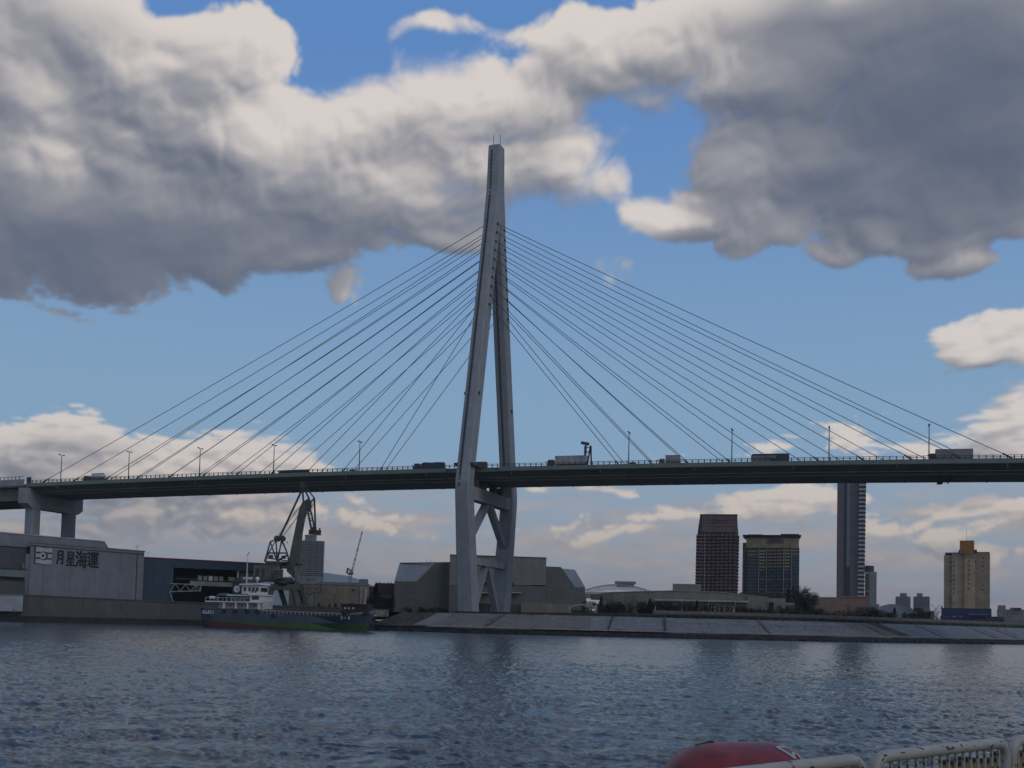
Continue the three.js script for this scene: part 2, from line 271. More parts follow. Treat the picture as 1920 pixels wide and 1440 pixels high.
  for (let i = 0; i + 1 < quayLine.length; i++) {
    const [ax, az] = quayLine[i], [bx_, bz] = quayLine[i + 1], l = Math.hypot(bx_ - ax, bz - az), n = Math.max(1, Math.round(l / 11)), tx = (bx_ - ax) / l, tz = (bz - az) / l;
    for (let k = 0; k < n; k++) {
      const s0 = l * k / n, s1 = l * (k + 1) / n - 0.08, nx = tz, nz = -tx, y0 = quayTop(i, k / n), y1 = quayTop(i, (k + 1) / n);
      const c = (s, o, y) => V(ax + tx * s + nx * o, y, az + tz * s + nz * o);
      part(quay, 'wall_panel', skin([[c(s0, 0, 1.6), c(s0, 1.2, 1.6), c(s0, 1.2, y0), c(s0, 0, y0)], [c(s1, 0, 1.6), c(s1, 1.2, 1.6), c(s1, 1.2, y1), c(s1, 0, y1)]]), mat.concreteDark);
      part(quay, 'coping', skin([[c(s0, -0.25, y0), c(s0, 1.4, y0), c(s0, 1.4, y0 + 0.35), c(s0, -0.25, y0 + 0.35)], [c(s1, -0.25, y1), c(s1, 1.4, y1), c(s1, 1.4, y1 + 0.35), c(s1, -0.25, y1 + 0.35)]]), mat.concreteDark);
      part(quay, 'tide_band', skin([[c(s0, -0.3, -1), c(s0, 1, -1), c(s0, 1, 1.6), c(s0, -0.3, 1.9)], [c(s1 + 0.08, -0.3, -1), c(s1 + 0.08, 1, -1), c(s1 + 0.08, 1, 1.6), c(s1 + 0.08, -0.3, 1.9)]]), mat.wet);
    }
  }

  // the sloping bank: dark wet toe wall, berm, slabs, grass strip and low wall on top
  const bank = thing('stone_bank', 'long sloping grey concrete bank below the buildings', 'embankment');
  const prof = [[0, -1], [0, 1.7], [2.4, 2.1], [15, 6.2]];
  const lines = prof.map(([o]) => inset(bankLine, o));
  for (let i = 0; i + 1 < bankLine.length; i++) {
    const l = Math.hypot(bankLine[i + 1][0] - bankLine[i][0], bankLine[i + 1][1] - bankLine[i][1]), n = Math.max(1, Math.round(l / 8.5));
    for (let k = 0; k < n; k++) {
      const P = (q, t, dy = 0) => { const L = lines[q], a = L[i], b = L[i + 1]; return V(mix(a[0], b[0], t), prof[q][1] + dy, mix(a[1], b[1], t)); };
      const jig = (q) => q === 0 || q === n ? 0 : 0.38 * perlin.noise(i * 3.7 + q * 1.9, 0.5, 2.5) / n, t0 = k / n + jig(k), t1 = (k + 1) / n + jig(k + 1), e = t1 - 0.06 / l;
      part(bank, 'toe_wall', skin([[P(0, t0), P(1, t0), P(1, t0).add(V(0, 0, -2)), P(0, t0).add(V(0, 0, -2))], [P(0, t1), P(1, t1), P(1, t1).add(V(0, 0, -2)), P(0, t1).add(V(0, 0, -2))]]), mat.wet);
      part(bank, 'berm_slab', skin([[P(1, t0, 0.02), P(2, t0, 0.02), P(2, t0, -0.4), P(1, t0, -0.4)], [P(1, e, 0.02), P(2, e, 0.02), P(2, e, -0.4), P(1, e, -0.4)]]), i === 0 ? mat.earth : mat.revetmentPale);
      const m = i === 0 ? (k < n * 0.55 ? mat.earth : mat.revetmentPale) : i === 1 ? mat.revetmentBrown : i === 2 && k < n * 0.4 ? mat.revetmentBrown : mat.revetment;
      part(bank, i === 0 ? 'earth_slope' : 'slope_slab', skin([[P(2, t0), P(3, t0), P(3, t0, -0.5), P(2, t0, -0.5)], [P(2, e), P(3, e), P(3, e, -0.5), P(2, e, -0.5)]]), i === 6 && k === 0 ? mat.earth : i === 5 && k >= n - 2 ? mat.revetmentBrown : m);
      if ((i * 3 + k) % 4 === 1 && i > 0) { // stair with handrail up the slope
        const st = []; for (let s = 0; s < 14; s++) { const q = P(2, t0).lerp(P(3, t0 + 0.25 / n), s / 14); st.push(bx(0.8, 0.16, 0.9, q.x, q.y - 0.02, q.z)); }
        part(bank, 'steps', st, mat.revetmentBrown);
        part(bank, 'handrail', [rod(P(2, t0, 1), P(3, t0 + 0.25 / n, 1), 0.05), ...[0.05, 0.35, 0.65, 0.95].map((s) => { const q = P(2, t0).lerp(P(3, t0 + 0.25 / n), s); return rod(q, q.clone().add(V(0, 1, 0)), 0.04); })], mat.steelDark);
      }
    }
  }
  // loose stones along the toe of the bank
  const r3 = rng(8), rock = metres(new THREE.DodecahedronGeometry(0.5, 0)), stones = thing('toe_stones', 'scattered dark stones at the waterline of the bank', 'stones'); stones.userData.kind = 'stuff';
  { const list = []; for (let q = 0; q < 260; q++) { const i = Math.floor(r3() * (bankLine.length - 2)), t = r3(), s = 0.4 + r3() * 1.1, g = rock.clone(); g.userData.done = true; g.scale(s * 1.4, s * 0.8, s); g.rotateY(r3() * 6); g.translate(mix(bankLine[i][0], bankLine[i + 1][0], t), 0.1 + r3() * 0.25, mix(bankLine[i][1], bankLine[i + 1][1], t) + 0.5 + r3() * 1.2); list.push(g); } part(stones, 'stones', list, mat.wet); }
  // hedge-like strip of rough grass on the crest
  const r2 = rng(5), tuft = [];
  const crest = inset(bankLine, 15.6);
  const wedge = []; for (let i = 1; i + 1 < crest.length; i++) for (let k = 0; k < 40; k++) {
    const t = k / 40, x = mix(crest[i][0], crest[i + 1][0], t), z = mix(crest[i][1], crest[i + 1][1], t), h = 0.75 + 0.65 * smooth(0, 60, x) + 0.25 * perlin.noise(x * 0.13, z * 0.13, 4);
    wedge.push([V(x, LAND - 0.1, z), V(x, LAND + h * 0.9, z - 4), V(x, LAND + h, z - 8.6), V(x, LAND - 0.1, z - 9.2)]);
    for (let b = 0; b < 26; b++) { const bxp = x + (r2() - 0.5) * 2.2, bz = z - r2() * 5, bh = h * 0.25 + r2() * 0.35, w = 0.06 + r2() * 0.1, a = r2() * 3; tuft.push(bxp - w * Math.cos(a), LAND, bz - w * Math.sin(a), bxp + w * Math.cos(a), LAND, bz + w * Math.sin(a), bxp + (r2() - 0.5) * 0.4, LAND + h * 0.45 + bh, bz); }
  }
  const gt = new THREE.BufferGeometry(); gt.setAttribute('position', new THREE.BufferAttribute(new Float32Array(tuft), 3)); gt.computeVertexNormals();
  tag(part(scene, 'crest_grass', [skin(wedge), gt], mat.grass), 'strip of dull brown grass along the top of the bank', 'grass', null, 'stuff');
  globalThis.insetLine = inset;
}
// promenade wall behind the grass
{
  const wall = thing('promenade_wall', 'low pale wall behind the grass strip on the right bank', 'wall');
  const L = insetLine(bankLine, 25);
  for (let i = 3; i + 1 < L.length; i++) {
    const l = Math.hypot(L[i + 1][0] - L[i][0], L[i + 1][1] - L[i][1]), n = Math.round(l / 9);
    for (let k = 0; k < n; k++) { const a = V(mix(L[i][0], L[i + 1][0], k / n), LAND + 1.2, mix(L[i][1], L[i + 1][1], k / n)), b = V(mix(L[i][0], L[i + 1][0], (k + 0.985) / n), LAND + 1.2, mix(L[i][1], L[i + 1][1], (k + 0.985) / n)); part(wall, 'wall_panel', bar(a, b, 0.3, 2.4), mat.revetmentBrown); }
  }
}
// far blue hills over the roofs
{
  const rings = [[], [], []], ridge = [[380, 1100], [480, 1088], [560, 1079], [612, 1074], [640, 1078], [660, 1082], [680, 1090], [720, 1108], [800, 1130], [900, 1150]];
  for (let k = 0; k <= 104; k++) {
    const px = 380 + k * 5, far = 12500, i = Math.min(ridge.findIndex(([q]) => q >= px) === -1 ? ridge.length - 1 : Math.max(1, ridge.findIndex(([q]) => q >= px)), ridge.length - 1), [p0, y0] = ridge[i - 1], [p1, y1] = ridge[i];
    const h = hy(px, mix(y0, y1, clamp((px - p0) / (p1 - p0))) + 2.2 * perlin.noise(k * 0.31, 2.2, 0.4) + 1.2 * perlin.noise(k * 0.9, 5, 1), far), x = gx(px, far);
    rings[0].push(V(x, 0, -far + 1500)); rings[1].push(V(x, Math.max(h, 5), -far)); rings[2].push(V(x, 0, -far - 2600));
  }
  tag(part(scene, 'hills', skin(rings, false, false), M(0.055, 0.068, 0.04, 1)), 'pale blue hills on the far horizon', 'hills', null, 'structure');
}
// ---------------------------------------------------------------- the bridge
const PHI = 17 * Math.PI / 180, DECK0 = V(-10.06, 0, -380);
const deckY = (t) => 56.55 + 0.00485 * t - 4.72e-5 * t * t;
function deckPt(t, off, dy = 0) { return V(DECK0.x + Math.cos(PHI) * t - Math.sin(PHI) * off, deckY(t) + dy, DECK0.z + Math.sin(PHI) * t + Math.cos(PHI) * off); }
const stations = (a, b, s) => { const n = Math.max(1, Math.round((b - a) / s)), r = []; for (let i = 0; i <= n; i++) r.push(mix(a, b, i / n)); return r; };
const along = (prof, a, b, s = 8) => skin(stations(a, b, s).map((t) => prof.map(([o, y]) => deckPt(t, o, y))));
{
  const bridge = thing('cable_stayed_bridge', 'long cable-stayed bridge with green deck and tall grey A-shaped tower', 'bridge');
  const T0 = -187, T1 = 300;
  part(bridge, 'girder', along([[14.5, -1.5], [9.6, -3.9], [-9.6, -3.9], [-14.5, -1.5], [-14.5, -0.4], [14.5, -0.4]], T0, T1), mat.greenSteel);
  part(bridge, 'girder_fin', along([[9.9, -3.7], [9.9, -4.1], [9.2, -4.1], [9.2, -3.7]], T0, T1), mat.greenSteel);
  part(bridge, 'road_surface', along([[14.3, -0.38], [-14.3, -0.38], [-14.3, -0.3], [14.3, -0.3]], T0, T1), mat.asphalt);
  part(bridge, 'median_barrier', along([[0.3, -0.3], [-0.3, -0.3], [-0.15, 0.5], [0.15, 0.5]], T0, T1), mat.concrete);
  for (const s of [1, -1]) {
    const fs = [-187, -124, -62, -9.5, 9.5, 62, 124, 175, 237, 300];
    for (let i = 0; i + 1 < fs.length; i++) {
      if (fs[i] === -9.5) { part(bridge, 'edge_beam', along([[14.3 * s, 0], [14.0 * s, 0], [14.0 * s, -1.3], [14.3 * s, -1.3]], fs[i], fs[i + 1]), mat.greenSteel); continue; }
      part(bridge, 'fascia_panel', along([[14.75 * s, 0.1], [15.0 * s, 0.05], [15.3 * s, -1.35], [15.15 * s, -1.6], [14.2 * s, -1.6], [14.2 * s, 0.1]], fs[i] + 0.06, fs[i + 1] - 0.06), mat.greenSteel);
    }
    const rail = new THREE.Group(); rail.name = 'railing'; bridge.add(rail);
    part(rail, 'top_rail', along([[14.9 * s, 1.0], [14.9 * s, 1.14], [14.72 * s, 1.14], [14.72 * s, 1.0]], T0, T1), mat.railing);
    part(rail, 'mid_rail', along([[14.88 * s, 0.52], [14.88 * s, 0.64], [14.74 * s, 0.64], [14.74 * s, 0.52]], T0, T1), mat.railing);
    const post = metres(new THREE.BoxGeometry(0.3, 1.05, 0.16));
    const posts = []; for (let t = T0 + 1; t < T1; t += 1.95) posts.push(t);
    if (s > 0) for (const t of posts) { const m = part(rail, 'post', post, mat.railing); m.position.copy(deckPt(t, 14.81, 0.52)); m.rotation.y = -PHI; }
    else tag(part(rail, 'posts_on_the_far_side', posts.map((t) => post.clone().rotateY(-PHI).translate(...deckPt(t, -14.81, 0.52).toArray())), mat.railing), null, null, null, 'stuff');
  }
  for (const o of [11.8, -11.8]) part(bridge, 'inspection_rail', along([[o + 0.1, -3.1], [o + 0.1, -3.35], [o - 0.1, -3.35], [o - 0.1, -3.1]], T0, T1), mat.steel);
  for (let t = T0 + 6; t < 190; t += 12.4) part(bridge, 'girder_rib', [bar(deckPt(t, 14.3, -1.75), deckPt(t, 9.8, -3.98), 0.25, 0.16), bar(deckPt(t, 9.6, -4.0), deckPt(t, -9.6, -4.0), 0.25, 0.14)], mat.greenSteel);
  for (let t = T0 + 15; t < 190; t += 31) part(bridge, 'drain_pipe', rod(deckPt(t, 14.9, -1.5), deckPt(t, 14.9, -2.6), 0.12), mat.steel);
  // underside cross frames and the maintenance traveller
  part(bridge, 'maintenance_gantry', [bar(deckPt(152, 9, -4.4), deckPt(152, -9, -4.4), 1.6, 0.5), bar(deckPt(154.5, 9, -4.3), deckPt(154.5, -9, -4.3), 0.2, 0.5)], mat.steelDark);

  // tower
  const pylon = new THREE.Group(); pylon.name = 'pylon'; bridge.add(pylon);
  pylon.position.set(-9.3, 0, -380); pylon.rotation.y = -20 * Math.PI / 180;
  const legZ = (y) => y < 50 ? mix(15.6, 22, clamp((y - 6.2) / 43.8)) : 22 - 0.2 * (y - 50);
  const legs = [[6.0, 15.5, 6.0, 6.1], [28, 18.8, 5.5, 5.7], [42, 21.0, 5.1, 5.5], [47, 21.7, 5.0, 5.5], [50.5, 21.9, 5.0, 5.4], [54, 21.3, 4.9, 5.3], [60, 20.0, 4.85, 5.3], [147, 2.6, 4.7, 5.25]];
  for (const s of [1, -1]) part(pylon, 'leg', skin(legs.map(([y, z, a, b]) => chamfered(y, a, b, 0.45, z * s))), mat.concrete);
  part(pylon, 'head', skin([[146, 4.85, 10.7], [150, 5.0, 9.4], [156, 5.05, 7.0], [160, 5.0, 5.9], [175.8, 4.6, 5.2], [176, 4.4, 5.0]].map(([y, a, b]) => chamfered(y, a, b, 0.5))), mat.concrete);
  part(pylon, 'cross_beam', bx(3.4, 4.5, 38.6, 0, 45.3, 0), mat.concrete);
  part(pylon, 'cross_beam', bx(3.0, 2.4, 32.4, 0, 23.2, 0), mat.concrete);
  for (const s of [1, -1]) {
    part(pylon, 'brace', bar(V(0, 45.6, s * 1.1), V(0, 31, s * 17.6), 2.2, 2.3), mat.concrete);
    part(pylon, 'brace', bar(V(0, 23.4, s * 0.9), V(0, 5.8, s * 12.4), 2.0, 2.1), mat.concrete);
    part(pylon, 'footing', bx(9, 1.6, 9.5, 0, LAND - 1, s * 15.4), mat.concreteDark);
  }
  // ladders on the faces towards the water
  const ladder = (list) => { const g = []; for (let i = 0; i + 1 < list.length; i++) { const [a, b] = [list[i], list[i + 1]]; g.push(bar(a.clone().add(V(-0.22, 0, 0)), b.clone().add(V(-0.22, 0, 0)), 0.09, 0.2), bar(a.clone().add(V(0.22, 0, 0)), b.clone().add(V(0.22, 0, 0)), 0.09, 0.2)); const n = Math.round(a.distanceTo(b) / 1.5); for (let k = 0; k < n; k++) { const q = a.clone().lerp(b, (k + 0.5) / n); g.push(bx(0.52, 0.75, 0.34, q.x, q.y - 0.35, q.z)); } } return g; };
  part(pylon, 'ladder', ladder([V(-0.8, 49, legZ(49) + 2.75), V(-0.8, 54, 21.3 + 2.75), V(-0.8, 147, 5.35), V(-0.8, 159, 2.95), V(-0.8, 174.2, 2.6)]), mat.steelDark);
  part(pylon, 'ladder', ladder([V(-0.4, 60, -20 + 2.72), V(-0.4, 141, -3.8 + 2.75)]), mat.steelDark);
  part(pylon, 'lightning_rod', rod(V(-0.9, 176, 0.8), V(-0.9, 180.6, 0.8), 0.09), mat.steelDark);
  part(pylon, 'lightning_rod', rod(V(0.9, 176, -1.2), V(0.9, 181.2, -1.2), 0.09), mat.steelDark);
  part(pylon, 'beacon', lathe([[0.01, 177.2], [0.5, 177], [0.7, 176.5], [0.7, 176]], 10), mat.steelDark);
  for (const s of [1, -1]) for (const x of [-1, 1]) part(pylon, 'warning_lamp', bx(0.7, 1.0, 0.9, x * 2.5, 81.6, s * 15.7 + (s > 0 ? 1.4 : 0)), mat.steelDark);
  part(pylon, 'service_cabin', bx(2.4, 3.4, 3, -3.2, 57, -17.6), mat.steelDark);
  for (const s of [1, -1]) part(pylon, 'deck_collar', bx(7.2, 0.9, 7.4, 0, 56.3, s * 19.4), mat.steelDark);
  part(pylon, 'bearing_blocks', [-12, -5, 5, 12].map((z) => bx(2.4, 3.0, 1.6, 0, 49.8, z)), mat.concreteDark);
  // openings near the foot of the legs
  part(pylon, 'inspection_hatch', bx(0.8, 0.6, 0.1, -1.2, 11, 16.25 + 2.94), mat.black); part(pylon, 'inspection_hatch', bx(0.8, 0.6, 0.1, 0.7, 11, 16.25 + 2.94), mat.black);

  // stay cables, two planes
  pylon.updateMatrixWorld(true);
  const anchorBox = metres(new THREE.BoxGeometry(1.0, 0.55, 0.8));
  const feet = { left: [...Array(11)].map((_, k) => -180 + 14.5 * k), right: [170.7, 156.6, 142.5, 128.4, 115, 101, 87.5, 74, 62, 51] };
  for (const s of [1, -1]) for (const dir of [-1, 1]) for (const [k, t] of feet[dir < 0 ? 'left' : 'right'].entries()) {
    if (s < 0 && k > 9) continue;
    const y = 146.3 - 3.45 * k, top = V(dir * 2.2, y, legZ(y) * s + s * 0.6).applyMatrix4(pylon.matrixWorld), foot = deckPt(t, s > 0 ? 14.35 : -14.9, 0.1);
    const pts = []; for (let q = 0; q <= 14; q++) { const t = q / 14, p = top.clone().lerp(foot, t); p.y -= Math.pow(1 - k / 14, 2) * 2.6 * t * (1 - t); pts.push(p); }
    part(bridge, 'stay_cable', new THREE.TubeGeometry(new THREE.CatmullRomCurve3(pts), 16, 0.115, 5), mat.cable);
    const ab = part(pylon, 'cable_anchor', anchorBox, mat.steelDark); ab.position.set(dir * 2.35, y, legZ(y) * s + s * 0.6);
    part(bridge, 'cable_socket', rod(foot.clone().add(V(0, -0.3, 0)), foot.clone().lerp(top, 0.018), 0.3, 0.22), mat.steelDark);
  }

  // approach viaduct and its pier on the left
  const via = thing('approach_viaduct', 'grey walled approach viaduct joining the left end of the bridge', 'viaduct');
  part(via, 'parapet_wall', along([[15.6, 1.6], [15.4, 1.6], [15.4, -1.0], [15.6, -1.0]], -420, -187.4), mat.concrete);
  part(via, 'parapet_wall', along([[-15.6, 1.6], [-15.4, 1.6], [-15.4, -1.0], [-15.6, -1.0]], -420, -187.4), mat.concrete);
  part(via, 'deck_slab', along([[15.4, -0.4], [15.4, -1.6], [-15.4, -1.6], [-15.4, -0.4]], -420, -187.4), mat.concreteDark);
  for (const o of [11, 3.5, -3.5, -11]) part(via, 'girder', along([[o + 1.6, -1.62], [o + 1.5, -6.4], [o - 1.5, -6.4], [o - 1.6, -1.62]], -420, -190.5), mat.greenSteel);
  const vrail = new THREE.Group(); vrail.name = 'railing'; via.add(vrail);
  part(vrail, 'top_rail', along([[15.58, 2.6], [15.58, 2.75], [15.42, 2.75], [15.42, 2.6]], -420, -187.6), mat.railing);
  const vp = metres(new THREE.BoxGeometry(0.25, 1.0, 0.14)); for (let t = -260; t < -188; t += 1.8) { const m = part(vrail, 'post', vp, mat.railing); m.position.copy(deckPt(t, 15.5, 2.1)); m.rotation.y = -PHI; }

  const pier = thing('bridge_pier', 'grey portal pier with two columns under the left end of the bridge', 'pier', [deckPt(-187, 0).x, LAND, deckPt(-187, 0).z], -PHI);
  const Y = deckY(-187) - LAND;
  part(pier, 'pier_cap', [slab([[-16.2, Y - 1.9], [16.2, Y - 1.9], [16.2, Y - 7.9], [13.4, Y - 9.6], [-13.4, Y - 9.6], [-16.2, Y - 7.9]], -2.2, 2.2).rotateY(Math.PI / 2)], mat.concrete);
  for (const s of [1, -1]) part(pier, 'column', skin([chamfered(-0.2, 4.0, 4.7, 0.4, s * 10.4), chamfered(Y - 9.6, 4.0, 4.7, 0.4, s * 10.4)]), mat.concrete);
  part(pier, 'bearing', [-11, -3.5, 3.5, 11].map((z) => bx(1.6, 0.5, 1.6, -1.4, Y - 6.9 + 5, z)), mat.steelDark);
  part(pier, 'joint_box', bx(1.2, 2.2, 1.2, 1.5, Y + 0.2, 15), mat.steelDark);
}
// lamps along the deck
{
  const spots = [-171.4, -140.2, -108.9, -77.7, -43.3, 54.2, 87.8, 117.8, 147.1];
  const names = ['near the left end of the bridge, by the pier', 'second lamp from the left end of the bridge deck', 'third lamp from the left end of the bridge deck', 'above the slewing crane, fourth from the left end', 'left of the dark blue truck on the bridge', 'just right of the overhead sign on the bridge', 'left of the bus on the bridge', 'right of the bus on the bridge', 'at the cab of the rightmost white truck on the bridge'];
  let first;
  spots.forEach((t, i) => {
    let o = first;
    if (!i) {
      o = first = thing('street_lamp', '', 'street lamp', [0, 0, 0], 0, 'lamps along the bridge deck');
      part(o, 'pole', rod(V(0, -0.2, 0), V(0, 10.6, 0), 0.2, 0.12), mat.steelDark);
      for (const s of [1, -1]) { part(o, 'arm', bar(V(0, 10.5, 0), V(0, 10.75, s * 0.9), 0.12), mat.steelDark); part(o, 'lamp_head', bx(0.5, 0.28, 1.0, 0, 10.65, s * 1.15), mat.steelDark); }
    } else o = clone(first);
    o.userData.label = 'slim double-headed street lamp ' + names[i];
    o.position.copy(deckPt(t, 13.9, -0.1)); o.rotation.y = -PHI;
  });
}
// ---------------------------------------------------------------- left waterfront: warehouses, crane, coaster
const turnOf = (a, b) => -Math.atan2(b.z - a.z, b.x - a.x);   // local x along a -> b; local z out towards the water
const siding = (r, g, b) => M(r, g, b, 0.65, T.streak, { bumpMap: T.ribs, bumpScale: 0.05 });
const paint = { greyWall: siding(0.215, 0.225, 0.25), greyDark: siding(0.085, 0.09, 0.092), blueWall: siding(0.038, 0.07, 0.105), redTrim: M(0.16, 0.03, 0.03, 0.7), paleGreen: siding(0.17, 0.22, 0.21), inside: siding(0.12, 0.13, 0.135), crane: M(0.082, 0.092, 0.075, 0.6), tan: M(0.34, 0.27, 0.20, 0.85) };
{
  const A = V(gx(52, 358), LAND, -358), B = V(gx(266, 396), LAND, -396), L = A.distanceTo(B), top = hy(56, 1017, 358) - LAND, low = 1.5;
  const w = thing('grey_warehouse', 'grey ribbed warehouse with a flag and four black characters on its wall', 'warehouse', A, turnOf(A, B));
  // the front wall in tall sheets, lapped
  const n = 9; for (let k = 0; k < n; k++) part(w, 'wall_sheet', bx(L / n - 0.05, top - low, 0.4, (k + 0.5) * L / n, low, -0.2 + (k % 2) * 0.03), paint.greyWall);
  part(w, 'end_wall', bx(0.4, top - low, 44, L - 0.1, low, -22.2), paint.greyWall);
  part(w, 'plinth', bx(L, low + 0.6, 0.5, L / 2, -0.3, -0.3), mat.concreteDark);
  part(w, 'wall_cap', bx(L + 0.6, 0.35, 0.9, L / 2, top, -0.2), mat.steel);
  part(w, 'roof', bx(L - 1, 0.3, 43.6, L / 2 - 0.2, top - 1.4, -22.2), mat.greyRoof ?? mat.steel);
  // raised ridge behind the parapet
  part(w, 'ridge_monitor', slab([[-12, top - 1], [33.5, top - 1], [31, top + 2.7], [-12, top + 2.7]], -9, -4.2), paint.greyWall);
  part(w, 'ridge_cap', slab([[-12.2, top + 2.7], [31, top + 2.7], [33.9, top - 1.0], [34.3, top - 1.0], [31.3, top + 3.0], [-12.2, top + 3.0]], -9.2, -4.0), M(0.42, 0.43, 0.47, 0.5));
  for (let k = 0; k < 6; k++) part(w, 'gutter_length', bx(L / 6 - 0.3, 0.28, 0.5, (k + 0.5) * L / 6, top - 0.9, 0.2), mat.steel);
  part(w, 'downpipe', rod(V(L - 3.2, low, 0.25), V(L - 3.2, top - 0.4, 0.25), 0.12), mat.steelDark);
  part(w, 'roof_aerial', [rod(V(L - 2.5, top, -1), V(L - 2.5, top + 2.4, -1), 0.05), bar(V(L - 3.6, top + 2.2, -1), V(L - 1.5, top + 1.8, -1), 0.06), bar(V(L - 3.3, top + 1.6, -1), V(L - 1.7, top + 1.3, -1), 0.06)], mat.steelDark);
  // four characters, stroke by stroke (0..10 boxes), standing proud of the wall
  const strokes = {
    moon: [[2.6, 9.6, 2.6, 3.4, 1.1], [2.6, 3.4, 1.0, 0.2, 1.1], [2.6, 9.6, 8, 9.6, 1.1], [8, 9.6, 8, 0.4, 1.2], [8, 0.4, 6.2, 0.8, 0.9], [2.6, 6.8, 8, 6.8, 1.0], [2.6, 4.1, 8, 4.1, 1.0]],
    star: [[2.2, 9.7, 7.9, 9.7, 0.95], [2.2, 9.7, 2.2, 5.7, 1.0], [7.9, 9.7, 7.9, 5.7, 1.0], [2.2, 7.7, 7.9, 7.7, 0.85], [2.2, 5.8, 7.9, 5.8, 0.95], [2.4, 5.0, 1.0, 3.0, 0.9], [1.6, 4.3, 8.7, 4.3, 0.85], [5.1, 5.4, 5.1, 0.4, 1.0], [1.8, 2.4, 8.4, 2.4, 0.85], [0.4, 0.4, 9.7, 0.4, 1.0]],
    sea: [[0.8, 9.3, 2.2, 8.2, 1.0], [0.3, 6.7, 1.8, 5.7, 1.0], [0.4, 0.4, 2.2, 3.8, 1.0], [4.4, 9.8, 3.0, 7.2, 0.9], [3.9, 8.4, 9.5, 8.4, 0.9], [4.4, 6.8, 8.6, 6.8, 0.85], [4.4, 6.8, 3.8, 1.4, 0.95], [3.8, 1.4, 8.2, 1.4, 0.9], [8.6, 6.8, 8.2, 0.2, 1.0], [2.9, 4.2, 9.8, 4.2, 0.85], [6.3, 6.4, 6.0, 1.8, 0.8], [8.2, 0.2, 6.9, 0.3, 0.8]],
    carry: [[0.7, 9.4, 2.0, 8.3, 1.0], [0.4, 6.6, 2.2, 6.6, 0.9], [2.1, 6.6, 1.6, 2.6, 0.95], [0.3, 1.1, 1.7, 2.4, 0.95], [1.7, 2.0, 3.6, 0.5, 0.9], [3.6, 0.5, 9.8, 0.4, 1.0], [3.2, 9.6, 3.2, 8.2, 0.85], [3.2, 9.5, 9.4, 9.5, 0.85], [9.4, 9.5, 9.2, 8.2, 0.85], [3.9, 8.2, 8.8, 8.2, 0.75], [4.0, 7.0, 8.6, 7.0, 0.75], [4.0, 7.0, 4.0, 3.7, 0.8], [8.6, 7.0, 8.6, 3.7, 0.8], [4.0, 5.4, 8.6, 5.4, 0.7], [4.0, 3.8, 8.6, 3.8, 0.75], [3.1, 2.4, 9.5, 2.4, 0.8], [6.3, 9.2, 6.3, 1.2, 0.85]],
  };
  // where the flag and the letters sit on the wall
  const onWall = (px, py) => { const d = at(px, py, 100).sub(camera.position).normalize(), nrm = V(0, 0, 1).applyAxisAngle(V(0, 1, 0), w.rotation.y), k = A.clone().sub(camera.position).dot(nrm) / d.dot(nrm); return w.worldToLocal(camera.position.clone().addScaledVector(d, k)); };
  w.updateMatrixWorld(true);
  const ink = M(0.012, 0.013, 0.016, 0.6);
  [['moon', 104, 121, 1033, 1057], ['star', 123, 141, 1035, 1060], ['sea', 141, 164, 1034, 1063], ['carry', 163, 185, 1036, 1063]].forEach(([c, x0, x1, y0, y1]) => {
    const a = onWall(x0, y1), b = onWall(x1, y0), sx = (b.x - a.x) / 10, sy = (b.y - a.y) / 10;
    part(w, 'character', strokes[c].map(([p, q, r, s, t], i) => strokeBox(a.x + p * sx, a.y + q * sy, a.x + r * sx, a.y + s * sy, t * Math.min(Math.abs(sy), 0.62) * 0.98, 0.16 + i * 0.003)), ink);
  });
  const f0 = onWall(65.5, 1056), f1 = onWall(97.5, 1027), fw = f1.x - f0.x, fh = f1.y - f0.y - 0.3, flag = new THREE.Group(); flag.name = 'painted_flag'; w.add(flag); flag.position.set(f0.x, f0.y, 0.18);
  const wavy = (y, z) => { const o = []; for (let q = 0; q <= 16; q++) o.push(V(fw * q / 16, y + 0.16 * Math.sin(q / 16 * 6.6 + 0.6), z)); return o; };
  const ex = skin([[...wavy(0, 0), ...wavy(fh, 0).reverse()], [...wavy(0, 0.05), ...wavy(fh, 0.05).reverse()]]);
  part(flag, 'flag_field', ex, M(0.50, 0.53, 0.56, 0.7));
  const red = M(0.15, 0.035, 0.035, 0.7), dark = M(0.03, 0.03, 0.04, 0.7), cx = fw * 0.43, cy = fh * 0.5;
  for (const [y, h] of [[0.63, 0.11], [0.28, 0.11]]) { part(flag, 'dark_stripe', bx(fw * 0.40, fh * h, 0.03, fw * 0.22, fh * y, 0.07), dark); part(flag, 'red_stripe', bx(fw * 0.5, fh * h, 0.03, fw * 0.74, fh * y, 0.07), red); }
  part(flag, 'flag_ring', new THREE.CylinderGeometry(fh * 0.28, fh * 0.28, 0.04, 28).rotateX(Math.PI / 2).translate(cx + fh * 0.06, cy, 0.1), dark);
  part(flag, 'flag_disc', new THREE.CylinderGeometry(fh * 0.215, fh * 0.215, 0.04, 28).rotateX(Math.PI / 2).translate(cx, cy, 0.13), M(0.62, 0.62, 0.58, 0.7));
  const star = new THREE.Shape(); for (let i = 0; i < 10; i++) { const r = (i % 2 ? 0.072 : 0.185) * fh, a = i * Math.PI / 5 + Math.PI / 2; star[i ? 'lineTo' : 'moveTo'](Math.cos(a) * r, Math.sin(a) * r); }
  part(flag, 'flag_star', new THREE.ExtrudeGeometry(star, { depth: 0.04, bevelEnabled: false }).translate(cx, cy, 0.155), M(0.06, 0.02, 0.025, 0.7));
  part(flag, 'flag_pole', bx(0.3, fh + 1.2, 0.12, -0.25, -0.3, 0.02), dark);

  // darker wing to the left with a pale gallery
  const C = V(A.x - Math.cos(w.rotation.y) * 40, LAND, A.z + Math.sin(w.rotation.y) * 40);
